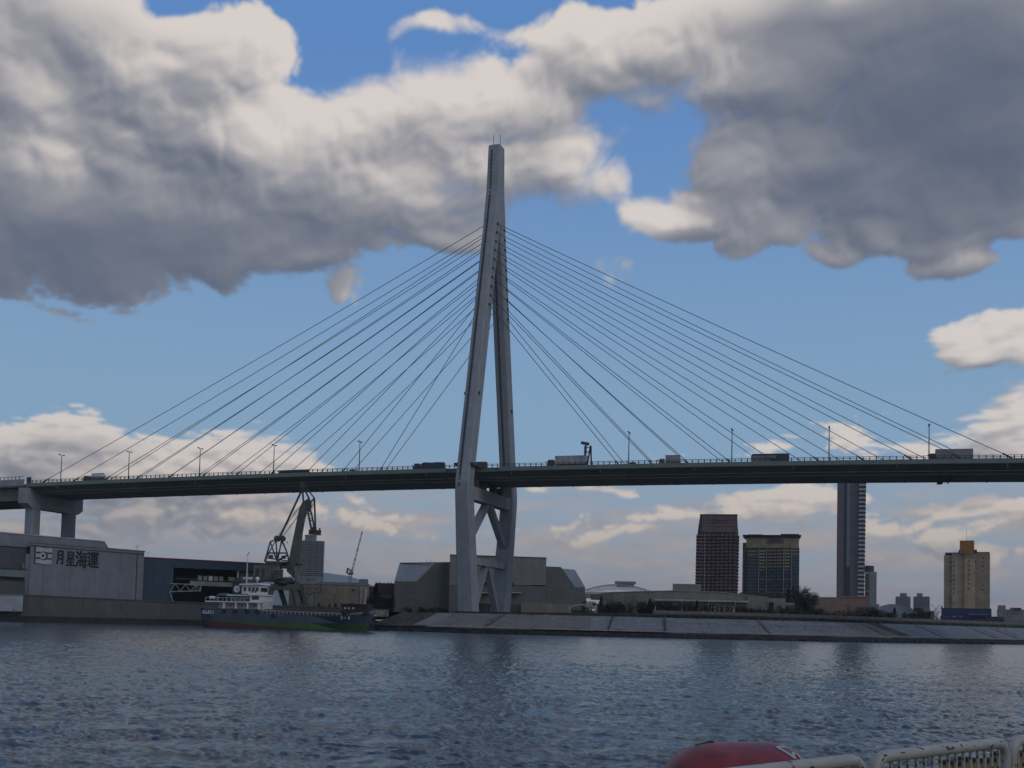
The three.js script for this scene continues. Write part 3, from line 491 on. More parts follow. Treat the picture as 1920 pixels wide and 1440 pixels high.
  const wing = thing('dark_warehouse_wing', 'dark recessed warehouse wing with a pale green gallery, cut by the left edge', 'warehouse', C, w.rotation.y);
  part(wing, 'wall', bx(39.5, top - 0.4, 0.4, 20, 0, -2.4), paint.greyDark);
  part(wing, 'roof_band', bx(39.6, 1.8, 0.5, 20, top - 1.7, -2.0), paint.greyWall);
  part(wing, 'gallery', bx(39, 2.5, 1.6, 19.9, 8.5, -1.2), paint.paleGreen);
  part(wing, 'gallery_roof', bx(39.2, 0.25, 2.0, 19.9, 11.1, -1.1), mat.steelDark);
  part(wing, 'vent_stack', rod(V(38, 11, -0.6), V(38, 13.2, -0.6), 0.3), mat.steel);
  part(wing, 'lower_wall', bx(39.4, 5.6, 0.4, 20, 1.4, -1.9), mat.concreteDark);
  part(wing, 'roof', bx(39.6, 0.3, 40, 20, top - 0.35, -22.5), mat.steel);

  const boxC = at(-6, 1132, 344);
  const cab = thing('pale_quay_hut', 'pale grey box hut on the quay wall at the left edge', 'hut', [boxC.x, hy(10, 1146, 344), boxC.z + 0.8], turnOf(V(...[quayLine[1][0], 0, quayLine[1][1]]), V(...[quayLine[2][0], 0, quayLine[2][1]])));
  part(cab, 'wall', bx(16, hy(10, 1116, 344) - hy(10, 1146, 344), 2.2, 0, 0, 0), M(0.36, 0.39, 0.41, 0.6));
  part(cab, 'roof_edge', bx(16.3, 0.25, 2.5, 0, hy(10, 1116, 344) - hy(10, 1146, 344), 0), mat.steel);
  part(cab, 'bracket', bx(0.4, 1.2, 0.5, 5.6, -0.6, 0.9), mat.steelDark);
}
function strokeBox(x0, y0, x1, y1, t, z) { const l = Math.hypot(x1 - x0, y1 - y0) + t * 0.8, g = new THREE.BoxGeometry(l, t, 0.12); g.rotateZ(Math.atan2(y1 - y0, x1 - x0)); return g.translate((x0 + x1) / 2, (y0 + y1) / 2, z); }

// blue shed with an open bay
{
  const A = V(gx(266, 399), LAND, -399), B = V(gx(492, 424), LAND, -424), L = A.distanceTo(B), top = hy(270, 1046, 399) - LAND, head = hy(330, 1064, 404) - LAND;
  const w = thing('blue_shed', 'dark blue cargo shed with a wide black open bay and red roof edge', 'shed', A, turnOf(A, B));
  const o0 = L * 0.225, d = 34;
  for (let k = 0; k < 3; k++) part(w, 'wall_sheet', bx(o0 / 3 - 0.04, top, 0.4, (k + 0.5) * o0 / 3, 0, -0.2 + (k % 2) * 0.03), paint.blueWall);
  for (let k = 0; k < 7; k++) { const ww = (L - o0) / 7; part(w, 'header_sheet', bx(ww - 0.04, top - head, 0.4, o0 + (k + 0.5) * ww, head, -0.2 + (k % 2) * 0.03), paint.blueWall); }
  part(w, 'bay_jamb', bx(0.5, head, 1.2, o0 + 0.25, 0, -0.7), M(0.06, 0.115, 0.165, 0.6));
  part(w, 'roof_edge', bx(L + 0.5, 0.4, 0.8, L / 2, top, -0.2), paint.redTrim);
  part(w, 'roof', bx(L, 0.3, d, L / 2, top - 0.35, -d / 2 - 0.5), mat.steelDark);
  part(w, 'back_wall', bx(L, top - 0.4, 0.4, L / 2, 0, -d), paint.inside);
  part(w, 'side_wall', bx(0.4, top - 0.4, d - 0.5, L - 0.2, 0, -d / 2 - 0.4), paint.inside);
  part(w, 'inner_wall', bx(0.4, top - 0.4, d - 0.5, o0 - 0.3, 0, -d / 2 - 0.7), paint.inside);
  for (const x of [0.78, 0.86, 0.985]) part(w, 'column', bx(0.7, head, 0.7, L * x, 0, -1.0), mat.offwhite);
  part(w, 'pale_panel', bx(L * 0.17, 6.5, 0.3, L * 0.9, head - 6.7, -3.2), M(0.3, 0.29, 0.25, 0.8));
  part(w, 'roof_aerial', [rod(V(1.8, top, -2), V(1.8, top + 2.4, -2), 0.05), bar(V(0.6, top + 2.0, -2), V(3, top + 2.5, -2), 0.06)], mat.steelDark);
  // bridge crane in the bay
  const g = thing('overhead_gantry', 'grey travelling gantry beam inside the open blue shed bay', 'gantry crane', A.clone(), w.rotation.y);
  part(g, 'beam', bx(L * 0.46, 1.7, 1.2, L * 0.62, 8.7, -3), M(0.26, 0.3, 0.28, 0.6));
  part(g, 'beam', bx(L * 0.5, 0.9, 0.9, L * 0.55, 10.9, -9), M(0.16, 0.18, 0.17, 0.6));
  part(g, 'hoist', bx(3.2, 1.9, 2.2, L * 0.58, 11.2, -8), M(0.22, 0.09, 0.05, 0.7));
  for (let k = 0; k < 5; k++) part(g, 'hanging_sign', [bx(1.5, 1.8, 0.2, L * (0.47 + k * 0.045), 10.8, -2.6), bx(0.6, 0.9, 0.26, L * (0.47 + k * 0.045), 11.2, -2.6)], k === 2 ? mat.white : M(0.3, 0.31, 0.3, 0.7));
  part(g, 'lamp_box', bx(2.8, 1.6, 0.4, L * 0.74, 11, -2.6), M(0.24, 0.28, 0.22, 0.7));
  // folding truss by the jamb
  const tr = thing('loading_truss', 'pale grey truss arm on the jamb of the blue shed', 'truss', A.clone(), w.rotation.y);
  const X = (px) => (px - 266) / (492 - 266) * L, Yt = 9.0, pale = M(0.27, 0.3, 0.3, 0.6);
  part(tr, 'chord', bar(V(X(312), Yt, 1), V(X(369), Yt, 1), 0.35), pale); part(tr, 'chord', bar(V(X(313), Yt - 3.1, 1), V(X(369), Yt - 2.3, 1), 0.35), pale);
  for (let k = 0; k < 6; k++) part(tr, 'lattice_bar', bar(V(X(313 + k * 9.4), Yt - (k % 2 ? 0 : 2.9), 1), V(X(322.4 + k * 9.4), Yt - (k % 2 ? 2.7 : 0), 1), 0.26), pale);
  part(tr, 'end_post', bar(V(X(369), Yt + 1.2, 1), V(X(369), Yt - 2.4, 1), 0.4), pale); part(tr, 'end_post', bar(V(X(360), Yt, 1), V(X(360), Yt - 2.5, 1), 0.3), pale);
  part(tr, 'strut', bar(V(X(312), Yt - 3.3, 1), V(X(322), 1.2, 1), 0.35), pale);
}

// slewing crane on the quay
{
  const D = 366, base = at(531, 1141, D); base.y = LAND;
  const c = thing('slewing_crane', 'grey-green slewing jib crane with folded top jib behind the cargo ship', 'crane', base, 0);
  const P = (px, py, dz = 0) => at(px, py, D).sub(base).add(V(0, 0, dz));
  const foot = (px, dz) => { const p = P(px, 1141, dz); p.y = -0.1; return p; };
  const portal = new THREE.Group(); portal.name = 'portal'; c.add(portal);
  for (const [px, dz, tx] of [[503, 3.5, 513], [562, 3.5, 552], [533, -4, 522], [570, -4, 560]]) part(portal, 'leg', bar(foot(px, dz), P(tx, 1103, dz * 0.6), 1.5, 1.3), paint.crane);
  part(portal, 'beam', bar(P(505, 1101, 2.2), P(566, 1101, 2.2), 1.6, 1.9), paint.crane); part(portal, 'beam', bar(P(505, 1101, -2.6), P(566, 1101, -2.6), 1.6, 1.9), paint.crane);
  for (const px of [512, 558]) part(portal, 'cross_tie', bar(P(px, 1101, 2.6), P(px, 1101, -3), 1.2, 1.5), paint.crane);
  part(portal, 'slewing_ring', lathe([[0.1, 0], [3.4, 0], [3.4, 1.4], [2.8, 1.6], [2.8, 2.6], [0.1, 2.6]], 24).translate(P(533, 1098).x, P(533, 1098).y, 0), mat.steelDark);
  // machine house
  const house = new THREE.Group(); house.name = 'machine_house'; c.add(house);
  const h0 = P(478, 1087), h1 = P(527, 1060);
  part(house, 'wall', bx(h1.x - h0.x, h1.y - h0.y, 5, (h0.x + h1.x) / 2, h0.y, 0), M(0.15, 0.155, 0.125, 0.7));
  part(house, 'roof', bx(h1.x - h0.x + 0.5, 0.3, 5.5, (h0.x + h1.x) / 2, h1.y, 0), mat.steelDark);
  for (const px of [485.5, 496.5]) { const a = P(px, 1083); part(house, 'louvre_door', bx(1.15, 3.0, 0.16, a.x, a.y, 2.55), mat.steelDark); }
  for (const px of [505, 512, 519]) { const a = P(px, 1085); part(house, 'wall_rib', bx(0.14, 4.2, 0.2, a.x, a.y, 2.6), paint.crane); }
  part(c, 'platform', bx(P(557, 1090).x - P(478, 1090).x, 0.7, 6.4, (P(557, 1090).x + P(478, 1090).x) / 2, P(520, 1091).y, 0), mat.steelDark);
  part(c, 'platform_rail', [bar(P(480, 1082, 3.1), P(556, 1083, 3.1), 0.09), ...[480, 495, 510, 525, 540, 555].map((px) => bar(P(px, 1088, 3.1), P(px, 1082, 3.1), 0.09))], paint.crane);
  const cabin = new THREE.Group(); cabin.name = 'cab'; c.add(cabin);
  const cb = P(527, 1086); part(cabin, 'shell', bx(2.2, 2.9, 2.4, cb.x, cb.y, 3.4), paint.crane); part(cabin, 'window', bx(1.7, 1.1, 0.1, cb.x, cb.y + 1.3, 4.63), mat.glass); part(cabin, 'roof', bx(2.6, 0.3, 2.8, cb.x, cb.y + 2.9, 3.4), M(0.22, 0.24, 0.2, 0.6));
  // A-frame
  const mast = new THREE.Group(); mast.name = 'lattice_mast'; c.add(mast);
  for (const dz of [1.9, -1.9]) {
    const e = dz > 0 ? 0 : -3;
    const J = { a: P(498 + e, 1054, dz), b: P(508 + e, 1016, dz * 0.6), t: P(519 + e, 1011, dz * 0.4), u: P(530 + e, 1013, dz * 0.4), v: P(541 + e, 1040, dz * 0.8), w: P(544 + e, 1058, dz), m: P(521 + e, 1052, dz) };
    for (const [p, q] of [['a', 'b'], ['b', 't'], ['t', 'u'], ['u', 'v'], ['v', 'w'], ['t', 'm'], ['b', 'm'], ['m', 'v'], ['u', 'm']]) part(mast, 'lattice_bar', bar(J[p], J[q], 0.34), mat.steelDark);
    part(mast, 'lattice_bar', bar(P(503 + e, 1037, dz * 0.85), P(541 + e, 1037, dz * 0.85), 0.3), mat.steelDark);
    part(mast, 'lattice_bar', bar(P(502 + e, 1046, dz * 0.85), P(543 + e, 1052, dz * 0.85), 0.26), mat.steelDark);
    part(mast, 'lattice_bar', bar(P(519 + e, 1012, dz * 0.4), P(500 + e, 1047, dz * 0.9), 0.24), mat.steelDark);
  }
  for (const [px, py] of [[508.5, 1043.5], [532.5, 1045]]) { const a = P(px, py); part(mast, 'winch_box', bx(1.3, 1.0, 1.2, a.x, a.y - 0.5, 0.6), mat.steelDark); }
  const sh = P(524, 1010); part(mast, 'sheave_block', [new THREE.CylinderGeometry(1.0, 1.0, 2.2, 14).rotateX(Math.PI / 2).translate(sh.x - 0.7, sh.y, 0), new THREE.CylinderGeometry(1.0, 1.0, 2.2, 14).rotateX(Math.PI / 2).translate(sh.x + 1.0, sh.y + 0.1, 0)], mat.steelDark);
  part(mast, 'mast_lamp', [bar(P(536, 1022), P(539, 1018), 0.1), bx(0.6, 0.25, 0.4, P(538.5, 1017).x, P(538.5, 1017).y, 0)], mat.steelDark);
  part(mast, 'deck_machinery', [bx(7.5, 1.3, 3.5, P(520, 1060).x, P(520, 1060).y, 0), bx(3.2, 1.8, 2.5, P(540, 1062).x, P(540, 1062).y - 0.8, 0.5)], mat.steelDark);
  // main jib: a tapering box
  const out = (list) => list.map(([px, py]) => { const p = P(px, py); return [p.x, p.y]; });
  part(c, 'main_jib', slab(out([[538.5, 1071], [556, 1088], [559, 1062], [566.5, 1000], [571, 972], [574.5, 961], [574, 945], [569, 940], [562.5, 953], [560.5, 963]]), -1.3, 1.3), paint.crane);
  part(c, 'jib_root', slab(out([[553, 1064], [559, 1060], [560, 1092], [556, 1094]]), -1.9, 1.9), M(0.15, 0.17, 0.15, 0.6));
  const root2 = P(561, 1061); part(c, 'root_box', bx(2.0, 0.7, 2.6, root2.x, root2.y, 0), mat.steelDark);
  // folded top jib
  const fly = new THREE.Group(); fly.name = 'top_jib'; c.add(fly);
  part(fly, 'web_plate', slab(out([[571, 940], [579, 935], [584, 941], [582.5, 957], [578, 961], [573.5, 953]]), -0.9, 0.9), mat.steelDark);
  for (const dz of [0.8, -0.8]) {
    part(fly, 'chord', bar(P(566.5, 911, dz), P(569, 941, dz), 0.32), paint.crane); part(fly, 'chord', bar(P(568, 911, dz), P(580, 936, dz), 0.36), mat.steelDark);
    part(fly, 'chord', bar(P(572, 912, dz), P(589.5, 934, dz), 0.32), mat.steelDark); part(fly, 'chord', bar(P(589.5, 934, dz), P(591.5, 992, dz), 0.3), mat.steelDark);
    part(fly, 'chord', bar(P(577.5, 961, dz), P(584.5, 996, dz), 0.36), mat.steelDark); part(fly, 'chord', bar(P(583, 941, dz), P(589.5, 934, dz), 0.26), mat.steelDark);
    part(fly, 'chord', bar(P(583, 958, dz), P(590, 992, dz), 0.3), mat.steelDark);
    for (let k = 0; k < 5; k++) part(fly, 'lattice_bar', bar(P(578.5 + k * 1.3, 964 + k * 6.4, dz), P(584 + k * 1.4, 962 + k * 6.6 + (k % 2 ? 5 : 0), dz), 0.18), mat.steelDark);
    part(fly, 'lattice_bar', bar(P(583.5, 957, dz), P(588.5, 940, dz), 0.16), mat.steelDark);
  }
  part(fly, 'apex_plate', [bar(P(562.5, 908.5), P(573, 909), 0.5, 2.0), bar(P(564, 911), P(572, 917), 1.0, 1.2)], mat.steelDark);
  part(fly, 'tip_platform', [bar(P(579, 997.5), P(602, 999), 0.3, 1.8), bx(1.7, 1.4, 1.6, P(588, 996).x, P(588, 996).y, 0), bar(P(598, 993), P(601, 993), 0.12, 1.2)], mat.steelDark);
  for (const dz of [0.6, -0.6]) { part(c, 'tie_bar', bar(P(564.5, 922, dz), P(524, 1009, dz), 0.36), mat.steelDark); part(c, 'rope', rod(P(561, 951, dz), P(520, 1007, dz), 0.07), mat.steelDark); part(c, 'rope', rod(P(560, 966, dz), P(530, 1006, dz), 0.07), mat.steelDark); }
  part(c, 'hook_rope', rod(P(594, 998), P(594, 1030), 0.05), mat.steelDark);
  part(c, 'stay_post', rod(P(522, 1050, 2.4), P(525, 1072, 2.4), 0.2), M(0.2, 0.21, 0.18, 0.6));
  // hopper boom to the right
  const hop = new THREE.Group(); hop.name = 'side_conveyor'; c.add(hop);
  part(hop, 'chord', bar(P(556, 1102), P(604, 1103), 0.4), paint.crane); part(hop, 'chord', bar(P(566, 1115), P(606, 1110), 0.4), paint.crane);
  for (let k = 0; k < 7; k++) part(hop, 'lattice_bar', bar(P(562 + k * 6, k % 2 ? 1103 : 1113), P(568 + k * 6, k % 2 ? 1112 : 1103), 0.28), paint.crane);
  part(hop, 'curved_strut', [bar(P(568, 1136), P(572, 1122), 0.5), bar(P(572, 1122), P(584, 1113), 0.5)], paint.crane);
  part(hop, 'post', bar(P(601, 1096), P(601, 1110), 0.2), mat.steelDark);
}

// coaster
{
  const S = at(384, 1176, 311), B = at(712, 1184, 301); S.y = B.y = 0;
  const L = S.distanceTo(B);
  const ship = thing('cargo_ship', 'small blue coastal cargo ship with white wheelhouse aft and green boot stripe', 'ship', S, turnOf(S, B));
  ship.updateMatrixWorld(true);
  const out = V(0, 0, 1).applyAxisAngle(V(0, 1, 0), ship.rotation.y), side = ship.localToWorld(V(0, 0, 3));
  const meet = (px, py) => { const d = at(px, py, 100).sub(camera.position), q = side.clone().sub(camera.position).dot(out) / d.dot(out); return camera.position.clone().addScaledVector(d, q); };
  const X = (px) => ship.worldToLocal(meet(px, 1140)).x, Yp = (px, py) => meet(px, py).y;
  const beam = 4.6;
  // hull: half breadth and height of the rail along the length
  const st = [[0, 3.2, 5.6, 1.2], [1.2, 4.0, 5.65, 0], [5, 4.5, 5.7, 0], [17.6, beam, 5.6, 0], [18.4, beam, 4.5, 0], [34, beam, 4.2, 0], [42, 4.3, 4.3, 0], [45.2, 3.4, 4.5, 0], [48.4, 1.9, 4.8, 0], [50.6, 0.6, 5.05, 0], [51.4, 0.1, 5.15, 0]];
  const rake = (x, y) => x > 40 ? x - (x - 40) / 13 * 2.6 * clamp((5 - y) / 5) : x;
  const band = (y0f, y1f, grow = 0) => { const rings = []; for (const [x, b, h, aft] of st) { const y0 = y0f(h, x), y1 = y1f(h, x); const w = (y) => b * (x > 40 ? mix(0.45, 1, clamp(y / 5)) : x < 3 ? mix(0.6, 1, clamp(y / 4)) : 1) + grow; const xa = (y) => rake(x, y) + (aft ? aft * clamp((3 - y) / 3) : 0); rings.push([V(xa(y0), y0, w(y0)), V(xa(y1), y1, w(y1)), V(xa(y1), y1, -w(y1)), V(xa(y0), y0, -w(y0))]); } return skin(rings); };
  const hullBlue = M(0.06, 0.082, 0.118, 0.5), green = M(0.042, 0.12, 0.03, 0.55), red = M(0.10, 0.028, 0.025, 0.65);
  part(ship, 'boot_red', band(() => -1.2, (h, x) => mix(1.9, 0.25, smooth(7, 30, x))), red);
  part(ship, 'boot_green', band((h, x) => mix(1.9, 0.25, smooth(7, 30, x)), (h, x) => mix(2.25, 2.1, smooth(10, 20, x))), green);
  part(ship, 'hull', band((h, x) => mix(2.25, 2.1, smooth(10, 20, x)), (h) => h), hullBlue);
  const foc = st.filter(([x]) => x > 43); part(ship, 'forecastle_bulwark', skin(foc.map(([x, b, h]) => [V(x, h, b + 0.02), V(x + 0.3, h + 0.55 + (x - 45) * 0.05, b + 0.08), V(x + 0.3, h + 0.55 + (x - 45) * 0.05, -b - 0.08), V(x, h, -b - 0.02)])), M(0.22, 0.23, 0.24, 0.6));
  // rail amidships
  const rail = new THREE.Group(); rail.name = 'rail'; ship.add(rail);
  for (const s of [1, -1]) { part(rail, 'top_rail', bar(V(18.5, 5.35, s * beam), V(43, 5.0, s * 4.1), 0.12), mat.offwhite); part(rail, 'mid_rail', bar(V(18.5, 4.95, s * beam), V(43, 4.65, s * 4.1), 0.07), mat.offwhite); for (let x = 18.6; x < 43; x += 1.22) part(rail, 'stanchion', bx(0.1, 1.0, 0.1, x, mix(4.4, 4.05, (x - 18.6) / 24.4), s * mix(beam, 4.1, clamp((x - 36) / 7))), mat.offwhite); }
  part(ship, 'hatch_coaming', bx(22, 1.3, 6.6, 31, 4.0, 0), M(0.055, 0.045, 0.04, 0.8));
  for (let i = 0; i < 9; i++) part(ship, 'hatch_board', bx(2.36, 0.35, 6.8, 21.2 + i * 2.45, 5.3, 0), M(0.075, 0.055, 0.048, 0.85));
  const bw = new THREE.Group(); bw.name = 'deck_winch_house'; ship.add(bw);
  part(bw, 'wall', bx(7.6, 2.6, 4, X(664), 4.8, 0), M(0.035, 0.028, 0.026, 0.8)); part(bw, 'roof', bx(8.4, 0.3, 4.6, X(662), 7.4, 0), M(0.05, 0.035, 0.03, 0.8)); for (const px of [645, 652, 660]) part(bw, 'window', bx(0.5, 0.5, 0.1, X(px), 6.2, 2.02), mat.offwhite);
  part(ship, 'foremast', rod(V(X(677), 5, 0), V(X(679), Yp(678, 1099), 0), 0.16, 0.1), mat.offwhite);
  // superstructure
  const y1 = Yp(450, 1130), y2 = Yp(450, 1116), y3 = Yp(465, 1097);
  const house = new THREE.Group(); house.name = 'deckhouse'; ship.add(house);
  part(house, 'wall', bx(X(493) - X(410), y1 - 5.4, 6.2, (X(493) + X(410)) / 2, 5.4, 0), mat.offwhite);
  part(house, 'boat_deck', bx(X(492) - X(389), 0.35, 9.4, (X(492) + X(389)) / 2, y1, 0), mat.white);
  for (const px of [424, 446, 468, 489]) for (const s of [1, -1]) part(house, 'deck_post', bx(0.5, y1 - 5.5, 0.35, X(px), 5.5, s * 4.4), mat.white);
  for (const px of [432, 440, 454, 462, 477, 484]) part(house, 'port_window', bx(0.55, 0.65, 0.1, X(px), 6.2, 3.12), mat.glass);
  part(house, 'upper_wall', bx(X(493) - X(470), y2 - y1 - 0.35, 7.6, (X(493) + X(470)) / 2, y1 + 0.35, 0), mat.white);
  part(house, 'upper_window', bx(X(487) - X(474), 1.15, 0.12, (X(487) + X(474)) / 2, y1 + 0.95, 3.82), mat.glass);
  part(house, 'engine_casing', bx(X(470) - X(428), y2 - y1 - 0.5, 4.6, (X(470) + X(428)) / 2, y1 + 0.35, 0), M(0.12, 0.16, 0.18, 0.7));
  part(house, 'casing_roof', bx(X(472) - X(425), 0.35, 6.2, (X(472) + X(425)) / 2, y2 - 0.2, 0), mat.white);
  part(house, 'flying_deck', bx(X(495) - X(468), 0.35, 8.2, (X(495) + X(468)) / 2, y2, 0), mat.white);
  const wheel = new THREE.Group(); wheel.name = 'wheelhouse'; ship.add(wheel);
  part(wheel, 'wall', slab([[X(452), y2 + 0.35], [X(485), y2 + 0.35], [X(486.5), y3 - 0.1], [X(452), y3 - 0.1]], -3, 3), mat.white);
  part(wheel, 'roof', slab([[X(448), y3 - 0.1], [X(489), y3 + 0.1], [X(486), y3 + 0.65], [X(470), y3 + 0.55], [X(448), y3 + 0.35]], -3.5, 3.5), mat.white);
  for (const px of [458, 467, 474, 481]) part(wheel, 'window', bx(0.78, 1.15, 0.12, X(px), y3 - 1.75, 3.02), mat.glass);
  part(wheel, 'window', bx(0.12, 1.1, 4.6, X(486.2), y3 - 1.75, 0), mat.glass);
  for (const px of [472, 478]) part(wheel, 'vent', bx(0.45, 0.6, 0.1, X(px), y2 + 0.8, 3.02), mat.steelDark);
  const funnel = new THREE.Group(); funnel.name = 'funnel'; ship.add(funnel);
  const fy = Yp(438, 1104);
  part(funnel, 'casing', skin([chamfered(y2 - 0.2, 4.2, 2.8, 0.7, 0, X(440)), chamfered(fy + 2.4, 3.6, 2.4, 0.6, 0, X(438.5))]), M(0.025, 0.025, 0.03, 0.6));
  const ring = (r0, r1, m, z, nm) => { const s = new THREE.Shape(); s.absarc(0, 0, r1, 0, 6.283); if (r0) { const h = new THREE.Path(); h.absarc(0, 0, r0, 0, 6.283, true); s.holes.push(h); } part(funnel, nm, new THREE.ExtrudeGeometry(s, { depth: 0.05, bevelEnabled: false, curveSegments: 20 }).translate(X(438.5), fy, z), m); };
  ring(0.72, 1.0, mat.white, 1.4, 'emblem_ring'); ring(0, 0.34, mat.white, 1.4, 'emblem_dot'); part(funnel, 'emblem_bar', bx(0.75, 0.22, 0.06, X(435.5), fy - 0.1, 1.44), mat.white);
  part(funnel, 'exhaust_pipe', rod(V(X(437), fy + 2.3, 0), V(X(436), fy + 3.2, 0), 0.35), mat.steelDark);
  const mast = new THREE.Group(); mast.name = 'mast'; ship.add(mast);
  const mt = Yp(452, 1042); part(mast, 'pole', rod(V(X(451.5), y3, 0), V(X(452.5), mt, 0), 0.2, 0.1), mat.white);
  part(mast, 'yard', bar(V(X(445), y3 + 2.1, 0), V(X(463), y3 + 2.1, 0), 0.16, 0.6), mat.white); part(mast, 'aerial', [bar(V(X(449), mt + 0.4, 0), V(X(456), mt + 1.1, 0), 0.1), bar(V(X(452), mt, 0), V(X(455), mt + 1.4, 0), 0.08)], mat.steelDark);
  for (let i = 0; i < 4; i++) part(mast, 'rung', bx(0.5, 0.08, 0.1, X(453), y3 + 3 + i * 1.3, 0), mat.white);
  part(mast, 'radar_dome', new THREE.SphereGeometry(0.6, 14, 10).translate(X(474), y3 + 1.9, 0.5), mat.white); part(mast, 'dome_post', rod(V(X(474), y3 + 0.5, 0.5), V(X(474), y3 + 1.6, 0.5), 0.14), mat.white);
  // stern rails and canopy
  const sr = new THREE.Group(); sr.name = 'stern_rail'; ship.add(sr);
  part(sr, 'top_rail', [bar(V(X(390), y1 + 1.35, 4.6), V(X(470), y1 + 1.35, 4.6), 0.1), bar(V(X(390), y1 + 1.35, -4.6), V(X(390), y1 + 1.35, 4.6), 0.1)], mat.offwhite);
  for (let px = 390; px < 470; px += 8) part(sr, 'stanchion', bx(0.1, 1.05, 0.1, X(px), y1 + 0.35, 4.6), mat.offwhite);
  part(ship, 'green_canopy', slab([[X(403), y1 + 1.9], [X(424), y1 + 1.9], [X(420), y1 + 2.7], [X(408), y1 + 2.6]], -2.6, 2.6), M(0.06, 0.15, 0.13, 0.8)); for (const px of [405, 422]) part(ship, 'canopy_post', bx(0.12, 1.6, 0.12, X(px), y1 + 0.35, 2.4), mat.offwhite);
  part(ship, 'life_raft', new THREE.CapsuleGeometry(0.4, 1.1, 4, 10).rotateZ(Math.PI / 2).translate(X(399), y1 + 1.3, 3.6), mat.white);
  // tyres along the side
  for (const px of [425, 446, 468, 487, 517, 651]) { const t = new THREE.TorusGeometry(0.48, 0.19, 6, 12); part(ship, 'tyre_fender', t.translate(X(px), (px < 500 ? 4.9 : 3.7), beam + 0.1), mat.rubber); }
  // names on stern and bow, small white letters
  const L1 = [[[0, 0, 0, 1], [0, 0.5, 0.6, 1], [0.1, 0.55, 0.6, 0]], [[0, 0, 0, 1], [0, 0, 0.6, 0], [0.6, 0, 0.6, 0.5]], [[0, 0, 0.3, 1], [0.3, 1, 0.6, 0], [0.15, 0.4, 0.45, 0.4]], [[0, 0, 0, 1], [0, 1, 0.6, 0.8], [0, 0.5, 0.6, 0]], [[0.3, 0, 0.3, 1]]];
  L1.forEach((g, i) => part(ship, 'name_letter', g.map(([a, b, c2, d], q) => strokeBox(1.6 + i * 0.72 + a * 0.7, 4.0 + b * 0.85, 1.6 + i * 0.72 + c2 * 0.7, 4.0 + d * 0.85, 0.16, 4.6 + q * 0.003)), mat.white));
  for (let i = 0; i < 3; i++) part(ship, 'bow_letter', [[0, 0.5, 0.8, 0.5], [0.4, 0, 0.4, 1], [0.05, 0.95, 0.75, 0.95], [0.1, 0.1, 0.7, 0.1]].slice(0, 4 - (i === 1)).map(([a, b, c2, d], q) => strokeBox(43.0 + i * 0.95 + a * 0.7, 3.3 + b * 0.7, 43.0 + i * 0.95 + c2 * 0.7, 3.3 + d * 0.7, 0.14, 4.05 - i * 0.2 + q * 0.003)), mat.white);
}

// pale concrete block at the end of the quay
{
  const o = thing('concrete_block', 'pale concrete block on the bank just beyond the bow of the ship', 'block', [gx(709, 349), hy(709, 1156, 349), -349], 0.15);
  part(o, 'block', bx(6.6, 2.2, 2, 0, 0, 0), M(0.34, 0.33, 0.31, 0.9, T.stone)); part(o, 'cap', bx(6.9, 0.25, 2.3, 0, 2.2, 0), mat.concreteDark);
}
// ---------------------------------------------------------------- buildings behind the bank
// a building frame: local x and y in metres from photograph positions at its distance, z towards the viewer
function place(name, label, category, px, far, group) {
  const x = gx(px, far), az = Math.atan2(x, far), b = thing(name, label, category, [x, LAND, -far], -az, group);
  const k = far / LENS * Math.cos(az), X = (q) => (q - px) * k, Y = (q, py) => hy(q, py, far) - LAND;
  return { b, k, X, Y, box: (nm, x0, x1, y0, y1, z0, z1, m) => { const a = X(x0), c = X(x1), lo = typeof y0 === 'object' ? y0.m : Y((x0 + x1) / 2, y0), hi = typeof y1 === 'object' ? y1.m : Y((x0 + x1) / 2, y1); return part(b, nm, bx(c - a, hi - lo, z1 - z0, (a + c) / 2, lo, (z0 + z1) / 2), m); } };
}
const G = { m: -0.2 };   // ground
const col = { brown: M(0.165, 0.105, 0.098, 0.85), brownDark: M(0.07, 0.048, 0.048, 0.85), ochre: M(0.35, 0.275, 0.15, 0.85), salmon: M(0.28, 0.165, 0.105, 0.85), cream: M(0.49, 0.365, 0.235, 0.85), creamDark: M(0.37, 0.29, 0.195, 0.85), orange: M(0.42, 0.185, 0.035, 0.8), navy: M(0.025, 0.045, 0.1, 0.7), flatGrey: M(0.2, 0.196, 0.188, 0.8), flatGreyDark: M(0.09, 0.088, 0.084, 0.7), pink: M(0.31, 0.26, 0.245, 0.85), aquaGrey: M(0.155, 0.157, 0.148, 0.9, T.streak), aquaLight: M(0.245, 0.235, 0.215, 0.9, T.streak), facet: M(0.235, 0.255, 0.27, 0.8, T.streak), stoneTan: M(0.235, 0.215, 0.175, 0.9, T.streak), roofPale: M(0.42, 0.43, 0.44, 0.5) };

